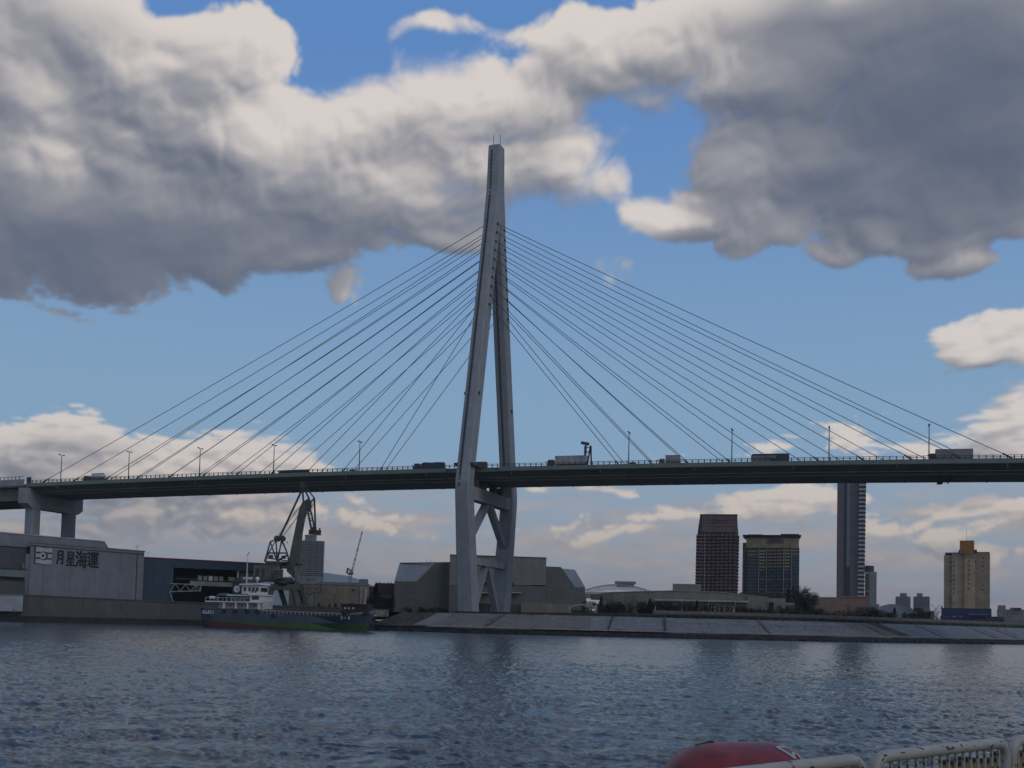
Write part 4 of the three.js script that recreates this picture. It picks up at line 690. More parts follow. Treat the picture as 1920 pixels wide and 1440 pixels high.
// low buildings left of the tower
{
  const { b, X, Y, box } = place('tan_warehouse', 'long low tan building between the crane and the dark trees', 'building', 545, 442);
  box('wall', 540, 692, G, 1095, -26, 0, paint.tan);
  part(b, 'roof_edge', slab([[X(540), Y(560, 1095)], [X(692), Y(692, 1096.5)], [X(692), Y(692, 1094)], [X(540), Y(560, 1092.5)]], -26.3, 0.25), M(0.3, 0.31, 0.33, 0.6));
  box('roof_plant', 675, 691.5, 1095, 1084, -10, -4, M(0.22, 0.235, 0.26, 0.7)); box('roof_step', 600, 676, 1095, 1090, -14, -8, M(0.2, 0.2, 0.215, 0.7));
  for (const [x, y] of [[662, 1105], [660, 1131]]) box('wall_lamp', x - 2.5, x + 2.5, y + 1.5, y - 1.5, 0, 0.5, mat.steelDark);
  for (const x of [556, 576, 600, 630, 654]) box('wall_joint', x, x + 0.7, G, 1097, 0, 0.06, M(0.25, 0.2, 0.15, 0.9));
  box('white_drainpipe', 675.5, 677.5, G, 1098, 0, 0.4, mat.offwhite);
  const c = place('brown_block', 'low dark brown building between the dark trees and the grey hall', 'building', 715, 485);
  c.box('wall', 688, 742, G, 1100, -18, 0, M(0.10, 0.062, 0.05, 0.9)); c.box('upper_wall', 704, 742, 1100, 1094, -18, -2, M(0.115, 0.06, 0.05, 0.9)); c.box('roof_edge', 703, 742, 1094, 1093, -18.2, -1.8, mat.steelDark);
  for (const x of [702, 709, 725, 731]) c.box('roof_vent', x, x + 1.6, 1094, 1090, -8, -7, mat.steelDark);
  c.box('window', 708, 733, 1122, 1116, 0, 0.1, mat.glass);
}
// far blue tower
{
  const { b, X, Y, box } = place('blue_apartment_tower', 'blue-grey apartment tower far behind the slewing crane', 'apartment tower', 580, 1150);
  box('core', 557, 603, G, 1013.5, -22, 0, col.flatGreyDark); box('roof_block', 567, 588, 1013.5, 1003.5, -18, -3, col.flatGrey); box('roof_rail', 566.4, 588.6, 1003.5, 1002.7, -18.4, -2.6, col.flatGreyDark);
  for (let k = 0; k < 24; k++) { const y = 1015 + k * 3.6; box('balcony_band', 556, 577.4, y + 2.0, y, -1, 1.2, col.flatGrey); box('balcony_band', 578.2, 589.4, y + 2.0, y, -1, 0.9, col.flatGrey); box('balcony_band', 590.4, 604.4, y + 2.0, y, -3, 1.2, col.flatGrey); }
  box('podium', 552, 604, G, 1080.5, -24, 2, col.flatGrey); for (const x of [561, 571.5, 577, 583.5]) box('podium_window', x, x + 3.6, 1089, 1084, 2, 2.2, col.flatGreyDark);
}
// construction crane
{
  const far = 940, c = thing('tower_crane', 'thin red and white luffing tower crane on the far skyline', 'crane', [gx(657, far), LAND, -far]);
  const P = (px, py, dz = 0) => { const v = at(px, py, far); return V(v.x - c.position.x, v.y - c.position.y, dz); };
  for (const [dx, dz] of [[-1, 1], [1, 1], [1, -1], [-1, -1]]) part(c, 'mast_chord', bar(V(P(657, 1077).x + dx, -0.2, dz), V(P(657, 1077).x + dx, P(657, 1073).y, dz), 0.35), mat.steel);
  for (let k = 0; k < 14; k++) part(c, 'mast_lattice', bar(V(P(657, 1077).x + (k % 2 ? 1 : -1), k * 2.7, 1), V(P(657, 1077).x + (k % 2 ? -1 : 1), k * 2.7 + 2.7, 1), 0.25), mat.steel);
  const n = 8; for (let k = 0; k < n; k++) { const m = k % 2 ? M(0.5, 0.45, 0.4, 0.7) : M(0.26, 0.13, 0.09, 0.7), f = (t, w) => { const x = mix(660, 678.6, t), y = mix(1071, 999, t); return P(x + w * 1.3 * (1 - t * 0.55), y + w * 0.35, 0); }; const t0 = k / n, t1 = (k + 1) / n; part(c, 'boom_section', [bar(f(t0, -1), f(t1, -1), 0.4), bar(f(t0, 1), f(t1, 1), 0.4), bar(f(t0, -1), f(t1, 1), 0.28), bar(f(t0, 1), f(t1, -1), 0.24)], m); }
  part(c, 'boom_tip', bar(P(678.2, 1001), P(679.2, 996), 0.9), mat.steelDark);
  part(c, 'counter_jib', bar(P(661, 1072), P(651.5, 1065), 1.0), mat.steelDark); part(c, 'counterweight', bar(P(652, 1066), P(650.5, 1075), 1.4), mat.steelDark); part(c, 'cab', bx(3, 2.6, 2.6, P(659, 1074).x, P(659, 1075).y, 0.5), M(0.3, 0.22, 0.18, 0.7));
  part(c, 'turntable', bx(4.6, 1.4, 3.4, P(657.5, 1075).x, P(657, 1075).y - 1.2, 0), mat.steelDark);
}
// grey hall with cut corners behind the tower
{
  const { b, X, Y, box } = place('grey_hall', 'large windowless grey hall with cut-off corners behind the bridge tower', 'building', 915, 455);
  const pt3 = (px, py, z) => V(X(px), Y(px, py), z);
  // left wing
  part(b, 'wing_wall', slab([[X(738), -0.2], [X(843), -0.2], [X(843), Y(843, 1055)], [X(814), Y(814, 1055)], [X(780), Y(780, 1090)], [X(738), Y(738, 1090)]], -1.5, 0), col.aquaGrey);
  part(b, 'wing_body', bx(X(842) - X(744), Y(790, 1056) + 0.2, 24, (X(842) + X(744)) / 2, -0.2, -21.5), col.aquaGrey); part(b, 'wing_base', bx(X(842) - X(738.5), Y(780, 1090.5) + 0.2, 33, (X(842) + X(738.5)) / 2, -0.2, -18), col.aquaGrey);
  const pane = (q, dz) => part(b, 'slanted_panel', skin([q, q.map((p) => p.clone().add(V(0, -0.1, dz)))]), col.facet);  // paler than the walls: sky light on the slope is put into the colour
  pane([pt3(738, 1090, 0.05), pt3(780, 1090, 0.05), pt3(819, 1054.5, -9), pt3(743, 1054.5, -9)], -0.5);
  part(b, 'cheek_wall', skin([[pt3(780, 1090, 0), pt3(814, 1055, 0), pt3(818, 1055, -9)], [pt3(780.6, 1090.4, -0.1), pt3(814.6, 1055, -0.1), pt3(818.6, 1055, -9)]]), col.aquaGrey);
  part(b, 'roof_edge', bar(pt3(744, 1054, -9), pt3(842, 1053.5, -6), 0.4, 0.5), mat.steelDark);
  // centre
  box('centre_wall', 841.5, 1020.5, G, 1098, -30, 5.5, col.aquaGrey);
  part(b, 'upper_wall', slab([[X(841.5), Y(841, 1098) + 0.02], [X(1020.5), Y(1020, 1098) + 0.02], [X(1020.5), Y(1020, 1047.5)], [X(841.5), Y(841, 1042)]], -30, 5.62), col.aquaLight);
  part(b, 'parapet', slab([[X(841), Y(841, 1042)], [X(1021), Y(1020, 1047.5)], [X(1021), Y(1020, 1046.5)], [X(841), Y(841, 1041)]], -30.3, 5.9), mat.steelDark);
  for (let k = 0; k < 7; k++) box('panel_joint', 866 + k * 22, 866.5 + k * 22, 1097, 1049, 5.62, 5.66, col.aquaGrey);
  box('service_hatch', 964, 972, 1087, 1080, 5.62, 5.75, col.facet); box('vent', 957, 961, 1100, 1093, 5.5, 5.9, mat.steelDark); box('vent', 905, 911, 1099, 1092, 5.5, 5.9, mat.steelDark);
  box('opening_shade', 896, 922, G, 1132, 5.5, 5.6, mat.glass); box('opening_shade', 954, 972, G, 1134, 5.5, 5.6, mat.glass); box('canopy', 952, 975, 1113, 1111.5, 5.5, 8, mat.offwhite); box('canopy', 898, 918, 1113, 1111.5, 5.5, 8, mat.offwhite);  // no glazing here: dark sheets put in for the shade inside open doorways
  // right wing
  part(b, 'wing_wall', slab([[X(1019), -0.2], [X(1095), -0.2], [X(1096), Y(1096, 1101)], [X(1077), Y(1077, 1101)], [X(1050), Y(1050, 1063)], [X(1019), Y(1019, 1061.5)]], -1.5, 0), col.aquaGrey);
  part(b, 'wing_body', bx(X(1079) - X(1020), Y(1050, 1067.5) + 0.2, 24, (X(1079) + X(1020)) / 2, -0.2, -21.5), col.aquaGrey); part(b, 'wing_base', bx(X(1094.5) - X(1020), Y(1060, 1101.5) + 0.2, 33, (X(1094.5) + X(1020)) / 2, -0.2, -18), col.aquaGrey);
  pane([pt3(1077, 1101, 0.05), pt3(1096, 1101, 0.05), pt3(1079, 1066, -9), pt3(1050, 1063.5, -9)], -0.5);
  part(b, 'cheek_wall', skin([[pt3(1077, 1101, 0), pt3(1050, 1063, 0), pt3(1050.5, 1063.5, -9)], [pt3(1076.6, 1101, -0.1), pt3(1049.6, 1063.2, -0.1), pt3(1050, 1063.8, -9)]]), col.aquaGrey);
  part(b, 'low_wall', bx(X(1066) - X(975), 6, 3, (X(1066) + X(975)) / 2, -0.2, 8), col.stoneTan);
  for (const x of [795, 803]) part(b, 'roof_mast', rod(pt3(x, 1054, -7), pt3(x, 1048, -7), 0.08), mat.steelDark);
}
// arched pavilion
{
  const { b, X, Y } = place('arched_pavilion', 'white arched gateway with dark interior at the foot of the grey hall', 'pavilion', 1092, 408);
  const arc = (r) => { const o = []; for (let k = 0; k <= 14; k++) { const t = k / 14; o.push([mix(X(1066) + r, X(1118) - r, t), Y(1092, 1136.5) - r + 0.9 * Math.sin(t * Math.PI)]); } return o; };
  part(b, 'arch_frame', slab([[X(1066), -0.2], [X(1066) + 0.7, -0.2], ...arc(0.7), [X(1118) - 0.7, -0.2], [X(1118), -0.2], ...arc(0).reverse()], -0.5, 0.5), mat.offwhite);
  part(b, 'roof', slab([...arc(0.05), ...arc(0.3).reverse()], -9, -0.5), mat.offwhite);
  part(b, 'back_wall', bx(X(1117) - X(1067), 2.9, 0.4, (X(1067) + X(1117)) / 2, -0.2, -8.6), col.stoneTan); for (let k = 1; k < 6; k++) part(b, 'mullion', bx(0.16, 3, 0.16, mix(X(1067), X(1117), k / 6), -0.2, -1.2), mat.steelDark);
}
// long market hall
{
  const { b, X, Y, box } = place('market_hall', 'long low beige hall with glazed white-columned gallery on the right bank', 'building', 1260, 478);
  part(b, 'wall', slab([[X(1122), -0.2], [X(1438), -0.2], [X(1438), Y(1438, 1122)], [X(1400), Y(1400, 1117)], [X(1340), Y(1340, 1110)], [X(1260), Y(1260, 1107.5)], [X(1140), Y(1140, 1110)], [X(1122), Y(1122, 1113)]], -30, 0), col.stoneTan);
  part(b, 'roof_edge', [[1122, 1113, 1140, 1110], [1140, 1110, 1260, 1107.5], [1260, 1107.5, 1340, 1110], [1340, 1110, 1438, 1121]].map(([a, c, d, e]) => bar(V(X(a), Y(a, c), 0), V(X(d), Y(d, e), 0), 0.5, 0.35)), col.creamDark);
  box('roof_block', 1260, 1313, 1108, 1094.5, -16, -3, col.aquaLight);
  box('gallery_roof', 1227, 1399, { m: Y(1310, 1128.6) }, { m: Y(1310, 1125.6) }, 0, 7, col.roofPale);
  box('gallery_upper', 1228, 1396, { m: Y(1310, 1136) }, { m: Y(1310, 1128.6) }, 0, 5.2, col.stoneTan);
  box('gallery_glass', 1228, 1396, G, { m: Y(1310, 1136) }, 0, 5.0, mat.glass);
  for (let k = 0; k < 18; k++) box('column', 1228 + k * 9.8, 1229.4 + k * 9.8, G, { m: Y(1310, 1128.4) }, 5.1, 5.6, k % 5 === 0 ? mat.white : col.creamDark);
  for (const x of [1331, 1337, 1371]) box('white_door_frame', x, x + 3, G, { m: Y(1310, 1137) }, 5.6, 5.9, mat.white);
  box('bay_shade', 1148, 1171, G, 1133, 0, 0.12, mat.glass); box('bay_shade', 1118, 1144, G, 1134, 0, 3, mat.glass); box('canopy', 1110, 1150, 1134, 1132, 0, 5, col.stoneTan);  // near-black faces stand in for the shade within the open bays
  box('dark_roof_lean_to', 1105, 1150, 1124, 1113.5, -6, 0.3, col.aquaGrey);
  for (let k = 0; k < 9; k++) box('wall_joint', 1176 + k * 6, 1176.5 + k * 6, G, 1112, 0, 0.05, col.creamDark);
  box('end_block', 1398, 1432, G, 1120, -20, 1.5, col.stoneTan); box('green_door', 1416, 1425, G, 1136, 1.5, 1.7, M(0.10, 0.20, 0.19, 0.6)); box('roof_drum', 1428, 1470, 1130, 1122, -14, -4, col.facet);
  box('small_annex', 1448, 1486, G, 1130, -14, -2, col.stoneTan); box('annex_window', 1455, 1464, 1145, 1136, -2, -1.8, mat.glass);
}
// lattice canopy roof
{
  const far = 560, c = thing('lattice_canopy', 'white steel lattice arch roof beyond the grey hall', 'canopy', [gx(1155, far), LAND, -far]);
  const P = (px, py, z) => { const v = at(px, py, far); return V(v.x - c.position.x, v.y - c.position.y, z); };
  const arch = (t, w) => [mix(1093, 1218, t), 1111 - (15 * Math.pow(Math.sin(Math.PI * clamp(t * 0.92 + 0.04)), 0.75)) + w];
  const wht = M(0.4, 0.41, 0.42, 0.6);
  for (const z of [0, -9]) { const n = 18; for (let k = 0; k < n; k++) { const [a, ay] = arch(k / n, 0), [d, dy] = arch((k + 1) / n, 0); part(c, 'arch_chord', rod(P(a, ay, z), P(d, dy, z), 0.2), wht); const [e, ey] = [a, Math.max(ay + 3, 1108 - (k % 2) * 2)]; part(c, 'web_member', rod(P(a, ay, z), P(d, Math.min(1112, dy + 9 + (k % 3)), z), 0.11), wht); part(c, 'web_member', rod(P(d, dy, z), P(e, Math.min(1112, ay + 9), z), 0.11), wht); } }
  part(c, 'lower_chord', rod(P(1093, 1111, 0), P(1218, 1111, 0), 0.3), wht); part(c, 'roof_slab', bar(P(1155, 1091.5, -4), P(1193, 1092.5, -4), 6, 1.2), col.facet); part(c, 'roof_core', bar(P(1158, 1096, -4), P(1190, 1097, -4), 4, 2.2), wht); part(c, 'base_wall', bar(P(1092, 1117, -4), P(1219, 1117, -4), 8, 2.4), col.aquaLight); for (const px of [1098, 1215]) part(c, 'column', bx(1.2, P(px, 1112, 0).y, 1.2, P(px, 1112, 0).x, -0.1, -4), wht);
}
// brown hotel tower
{
  const { b, X, Y, box } = place('brown_hotel_tower', 'dark red-brown tower with rows of small balconies and tapered crown', 'tower', 1343, 720);
  const py0 = 1000, fl = 6.25;
  part(b, 'core', skin([[G.m, 1303.5, 1382], [Y(1343, 998), 1305, 1382], [Y(1343, 985), 1306.5, 1380.5], [Y(1343, 965.5), 1309.5, 1379.5]].map(([y, a, c]) => [V(X(a) + 2, y, 0), V(X(c) - 1.5, y, 0), V(X(c), y, -3), V(X(c), y, -24), V(X(a), y, -24), V(X(a), y, -3)])), col.brownDark);
  part(b, 'crown_fascia', slab([[X(1313), Y(1343, 998)], [X(1379), Y(1343, 998)], [X(1377), Y(1343, 968)], [X(1313), Y(1343, 967)]], 0.0, 0.8), col.brown);
  part(b, 'roof_cap', bx(X(1380) - X(1309), 0.6, 22, (X(1380) + X(1309)) / 2, Y(1343, 965.5), -11.5), mat.black);
  for (let k = 0; k < 3; k++) box('crown_groove', 1322, 1372, 975 + k * 6 + 0.9, 975 + k * 6, 0.8, 0.9, col.brownDark);
  box('sign_strip', 1336, 1360, 979, 976, 0.9, 1.05, M(0.07, 0.05, 0.06, 0.7));
  for (let f = 0; f < 19; f++) {
    const y = py0 + f * fl, s = f * 0.06;
    box('floor_slab', 1302.6 - s, 1384 - s * 0.3, y + 5.9, y + 4.9, -22, 0.7, col.brown);
    box('corner_balcony', 1303.2 - s, 1315.5, y + 4.6, y + 1.8, -2, 0.9, M(0.175, 0.125, 0.12, 0.8));
    box('light_panel', 1318.6, 1320.4, y + 4.4, y + 0.9, 0, 0.5, M(0.45, 0.42, 0.43, 0.7));
    for (let c = 0; c < 7; c++) { const x = 1325 + c * 8; box('balcony', x, x + 5.6, y + 5, y + 2.4, 0, 1.5, (c + f) % 3 ? col.brown : M(0.2, 0.13, 0.118, 0.85)); if ((c + f) % 2) box('window', x + 1, x + 3.2, y + 2.2, y + 0.3, 0, 0.15, M(0.12, 0.105, 0.11, 0.4)); }
  }
  box('podium', 1296, 1392, G, 1117, -26, 3, col.aquaGrey);
  part(b, 'roof_rod', rod(V(X(1336), Y(1336, 965), -4), V(X(1336), Y(1336, 961), -4), 0.15), mat.steelDark);
}
// ochre and blue hotel
{
  const { b, X, Y, box } = place('ochre_hotel', 'wide ochre hotel with blue glass bays and flared dark roof', 'hotel', 1446, 760);
  box('core', 1396, 1497, G, 1027, -24, 0, M(0.05, 0.06, 0.075, 0.7));
  box('crown', 1397, 1496, 1027.5, 1009, -22, 0.6, col.ochre);
  part(b, 'flared_cornice', skin([[Y(1446, 1009.5), 1398, 1495, 0.2], [Y(1446, 1003.5), 1389.5, 1500.5, 3.2]].map(([y, a, c, z]) => [V(X(a), y, z), V(X(c), y, z), V(X(c), y, -22 - z), V(X(a), y, -22 - z)])), M(0.10, 0.115, 0.125, 0.7));
  box('parapet', 1400, 1428, 1003.5, 1001.6, -18, 2, M(0.10, 0.115, 0.125, 0.7)); box('parapet', 1462, 1496, 1003.5, 1002, -18, 2, M(0.10, 0.115, 0.125, 0.7));
  box('sign_board', 1436.5, 1468.5, 1018, 1008.5, 0.6, 1.2, M(0.16, 0.14, 0.13, 0.7));
  for (let k = 0; k < 6; k++) part(b, 'sign_letter', [[0, 0, 0, 1], [0, 1, 0.7, 1], [0, 0.5, 0.6, 0.5], [0.7, k % 2, 0.7, 1 - (k % 2) * 0.5], [0, 0, k % 3 ? 0.7 : 0.35, 0]].map(([p, q, r, s], i) => strokeBox(X(1440.5 + k * 4) + p * 1.15, Y(1452, 1015.6) + q * 1.9, X(1440.5 + k * 4) + r * 1.15, Y(1452, 1015.6) + s * 1.9, 0.32, 1.3 + i * 0.003)), M(0.10, 0.025, 0.03, 0.7));
  box('left_wing', 1390, 1399, G, 1016, -22, -3, M(0.14, 0.13, 0.135, 0.8)); for (const x of [1392, 1396]) box('left_wing_strip', x, x + 1.4, G, 1020, -3, -2.6, M(0.33, 0.31, 0.33, 0.7));
  const fl = 6.0;
  for (let f = 0; f < 15; f++) {
    const y = 1028.5 + f * fl, up = f < 6, upSide = f < 2;
    for (const [x0, x1] of [[1400, 1419.5], [1483.5, 1495.5]]) { box('side_window', x0, x1, y + 3.6, y + 0.4, 0, 0.25, upSide ? mat.glass : mat.glassBlue); box('side_band', x0 - 0.4, x1 + 0.3, y + 5.7, y + 3.9, 0, 0.8, upSide ? col.ochre : M(0.045, 0.075, 0.10, 0.7)); }
    for (const [x0, x1] of [[1422.5, 1434], [1469.5, 1480.5]]) { box('bay_band', x0, x1, y + 5.7, y + 2.4, 0, 0.9, up ? col.ochre : f % 3 ? M(0.05, 0.085, 0.115, 0.7) : M(0.17, 0.15, 0.09, 0.8)); }
    for (const [x0, x1] of [[1437.5, 1447], [1448.5, 1453.5], [1455, 1465.5]]) box('bay_band', x0, x1, y + 5.6, y + 2.6, 0, 0.9, up ? M(0.25, 0.20, 0.11, 0.8) : f % 4 === 1 ? M(0.15, 0.14, 0.10, 0.8) : M(0.05, 0.085, 0.12, 0.7));
  }
  for (const x of [1420.3, 1434.8, 1467, 1481.6]) box('pilaster', x, x + 1.7, G, 1024, 0, 1.5, M(0.27, 0.255, 0.24, 0.8));
  box('podium', 1386, 1504, G, 1112, -26, 3, M(0.06, 0.065, 0.07, 0.9));
}
// tall slim tower, its top behind the deck
{
  const { b, X, Y, box } = place('tall_slim_tower', 'tall slim dark tower with white balcony bands rising behind the deck', 'tower', 1594, 1010);
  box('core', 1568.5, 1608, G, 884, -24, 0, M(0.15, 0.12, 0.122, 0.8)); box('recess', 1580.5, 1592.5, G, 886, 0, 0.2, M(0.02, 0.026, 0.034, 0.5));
  box('blue_glass_strip', 1586, 1592, 1063, 886, 0.2, 0.8, M(0.13, 0.19, 0.24, 0.25)); box('edge_strip', 1603.5, 1605, G, 886, 0, 0.9, M(0.17, 0.16, 0.165, 0.8));
  box('right_core', 1608, 1619, G, 886, -22, -3, M(0.04, 0.05, 0.048, 0.8)); box('roof_block', 1570, 1612, 884, 876, -20, -4, M(0.1, 0.09, 0.09, 0.8));
  for (let k = 0; k < 31; k++) { const y = 892 + k * 8, s = k * 0.05; box('balcony_band', 1608.6 - s, 1621.4 - s * 1.3, y + 4.2, y, -20, 1.6, M(0.42, 0.42, 0.41, 0.7)); box('balcony_slab', 1608.6 - s, 1622.2 - s * 1.3, y + 6.6, y + 5.6, -20, 2.2, M(0.06, 0.07, 0.068, 0.8)); }
  for (let k = 0; k < 44; k++) { const y = 890 + k * 5.5; box('floor_fin', 1567.4, 1569, y + 3, y, -22, 0.4, M(0.075, 0.062, 0.066, 0.8)); }
  part(b, 'low_wing', bx(X(1627) - X(1515), Y(1570, 1121) + 0.2, 20, (X(1627) + X(1515)) / 2, -0.2, 14), col.salmon); part(b, 'wing_cap', bx(X(1628) - X(1577), 0.8, 21, (X(1628) + X(1577)) / 2, Y(1600, 1121), 14), M(0.3, 0.27, 0.23, 0.8));
  for (const x of [1544, 1551, 1565]) box('wing_window', x, x + 4, 1136, 1128, 24, 24.2, col.flatGrey);
  box('wing_block', 1516, 1536, 1121, 1117.5, 8, 20, col.salmon);
}
{
  const { b, X, Y, box } = place('white_office_block', 'narrow white office block with dark round top beside the tall tower', 'office block', 1632, 1030);
  box('body', 1621.5, 1643, G, 1072, -20, 0, M(0.36, 0.37, 0.37, 0.7)); box('dark_glazing', 1621, 1629.5, 1131, 1076, 0, 0.3, mat.glass); box('floor_line', 1621, 1629.6, 1109, 1107, 0.3, 0.6, M(0.36, 0.37, 0.37, 0.7));
  for (const x of [1634, 1638, 1641]) box('joint', x, x + 0.5, G, 1074, 0, 0.15, M(0.2, 0.2, 0.2, 0.7));
  part(b, 'round_top', new THREE.CylinderGeometry((X(1638) - X(1620)) / 2, (X(1638) - X(1620)) / 2, Y(1630, 1060) - Y(1630, 1072), 20).translate((X(1638) + X(1620)) / 2, (Y(1630, 1060) + Y(1630, 1072)) / 2, -9), M(0.05, 0.055, 0.055, 0.7));
  part(b, 'aerial', rod(V(X(1624), Y(1624, 1060), -9), V(X(1624), Y(1624, 1051), -9), 0.2), mat.offwhite); box('low_annex', 1624, 1648, G, 1133, 0, 10, M(0.3, 0.29, 0.27, 0.8));
}
{
  const { b, X, Y } = place('white_vaulted_hall', 'low white hall with curved roof right of the tall tower', 'hall', 1678, 640);
  const o = []; for (let k = 0; k <= 16; k++) { const t = k / 16; o.push([mix(X(1646), X(1713), t), mix(Y(1646, 1139), Y(1713, 1143), t) + 2.6 * Math.sin(Math.PI * Math.pow(t, 0.85))]); }
  part(b, 'vault', slab([[X(1646), -0.2], [X(1709), -0.2], ...o.reverse()], -20, 0), M(0.34, 0.36, 0.37, 0.6));
  const c = place('flat_roofed_annex', 'small cream flat-roofed building right of the white vaulted hall', 'building', 1735, 660);
  c.box('wall', 1714, 1752, G, 1145, -16, 0, M(0.27, 0.25, 0.235, 0.8)); c.box('roof', 1712, 1730, 1142, 1140, -16, 1, mat.steelDark); c.box('upper', 1714, 1744, 1145, 1140.5, -14, -2, M(0.3, 0.285, 0.27, 0.8)); c.box('roof', 1738, 1751, 1149, 1147.6, -2, 1.4, M(0.14, 0.19, 0.18, 0.7)); for (const x of [1718, 1724, 1731, 1739]) c.box('window', x, x + 3, 1156, 1152, 0, 0.12, mat.glass);
}
for (const [x0, x1, r0, r1, w] of [[1678.5, 1707, 1687, 1700, 'left'], [1712, 1743, 1718.5, 1729.5, 'right']]) {
  const { b, box } = place('distant_apartment_block', w + ' one of two small blue-grey apartment blocks on the far skyline', 'apartment block', (x0 + x1) / 2, 1750, 'pair of far apartment blocks');
  box('core', x0 + 0.6, x1 - 0.6, G, 1118.5, -22, 0, col.flatGreyDark); box('roof_block', r0, r1, 1118.5, 1112, -18, -3, col.flatGrey);
  for (let k = 0; k < 9; k++) box('balcony_band', x0, x1, 1121.7 + k * 2.6, 1120 + k * 2.6, -20, 1.6, col.flatGrey); for (const t of [0.27, 0.52, 0.76]) box('pier', mix(x0, x1, t), mix(x0, x1, t) + 0.9, G, 1118, 1.6, 2, col.flatGrey);
}
// cream block with orange rooftop box
{
  const { b, X, Y, box } = place('cream_block', 'cream windowless-looking block with orange rooftop box and navy base', 'building', 1812, 610);
  const top = 1038;
  box('bay', 1769, 1785, G, top + 2, -22, 0, col.cream); box('bay', 1784.5, 1808.5, G, top, -22, 2.2, col.cream); box('bay', 1808, 1828, G, top + 1, -22, 3.4, M(0.5, 0.375, 0.235, 0.85)); box('bay', 1827.5, 1855.5, G, top + 1, -22, 1.0, col.creamDark);
  box('roof_edge', 1771, 1797, top, top - 3, -20, -0.6, M(0.14, 0.11, 0.10, 0.8)); box('roof_edge', 1831, 1855, top + 1, top - 2.6, -20, -0.6, M(0.3, 0.25, 0.2, 0.8));
  box('rooftop_box', 1799, 1826, { m: Y(1812, top) - 0.5 }, 1014.5, -12, 4.2, col.orange); box('roof_plant', 1796.5, 1799, top, 1031, -10, 0, mat.steelDark); box('roof_plant', 1826, 1831.5, top, 1031, -10, 0, mat.steelDark); box('crown_band', 1808, 1828, 1046, 1044.6, 3.4, 3.7, col.creamDark);
  for (const [x, z, ys] of [[1788.3, 2.2, [1053, 1061, 1070, 1078, 1087, 1095, 1103, 1112, 1130]], [1816.6, 3.4, [1053, 1061, 1069, 1078, 1087, 1095, 1104]], [1842.5, 1.0, [1047, 1055, 1063, 1072, 1098, 1106]], [1781, 0, [1053, 1062, 1070, 1090, 1122, 1129]], [1828.6, 1.0, [1053, 1055]]]) for (const y of ys) box('window', x - 1.1, x + 1.1, y + 1.8, y - 1.6, z, z + 0.15, M(0.085, 0.07, 0.06, 0.5));
  part(b, 'aerial', rod(V(X(1812), Y(1812, 1014.5), -4), V(X(1812), Y(1812, 992), -4), 0.08), mat.steel);
  box('navy_base', 1765, 1858, G, 1141, -4, 8, col.navy); box('base_cap', 1764, 1767, 1141, 1136, 2, 6, col.pink); box('navy_wing', 1764, 1880, G, 1156, 4, 14, col.navy); box('pale_band', 1767, 1806, 1158, 1155.4, 14, 14.2, M(0.06, 0.085, 0.13, 0.6));
  for (const [x, w] of [[1786, 3], [1790, 2], [1799, 4]]) box('base_sign', x, x + w, 1157.6, 1155.8, 14.2, 14.35, M(0.3, 0.33, 0.38, 0.6)); box('canopy', 1815, 1852, 1153.5, 1152, 12, 17, M(0.18, 0.19, 0.2, 0.7)); for (let k = 0; k < 5; k++) box('base_window', 1830 + k * 9, 1836 + k * 9, 1165, 1161, 14, 14.2, mat.glass);
}
{
  const { b, box } = place('pink_low_block', 'stepped pale pink low-rise building at the right edge', 'building', 1895, 720);
  box('wall', 1869, 1935, G, 1143, -18, 0, col.pink); box('step', 1870.5, 1885.5, 1143, 1134.5, -14, -1, col.pink); box('step', 1893, 1914.5, 1143, 1139.5, -14, -1, col.pink); box('roof', 1900, 1915, 1142.5, 1140.5, -1, 2, mat.steelDark); box('low_wing', 1880, 1945, G, 1163, 0, 12, M(0.2, 0.235, 0.24, 0.8)); for (let k = 0; k < 6; k++) box('window', 1881 + k * 6.5, 1883.5 + k * 6.5, 1152.5, 1149.5, 0, 0.15, M(0.15, 0.13, 0.13, 0.6));
}
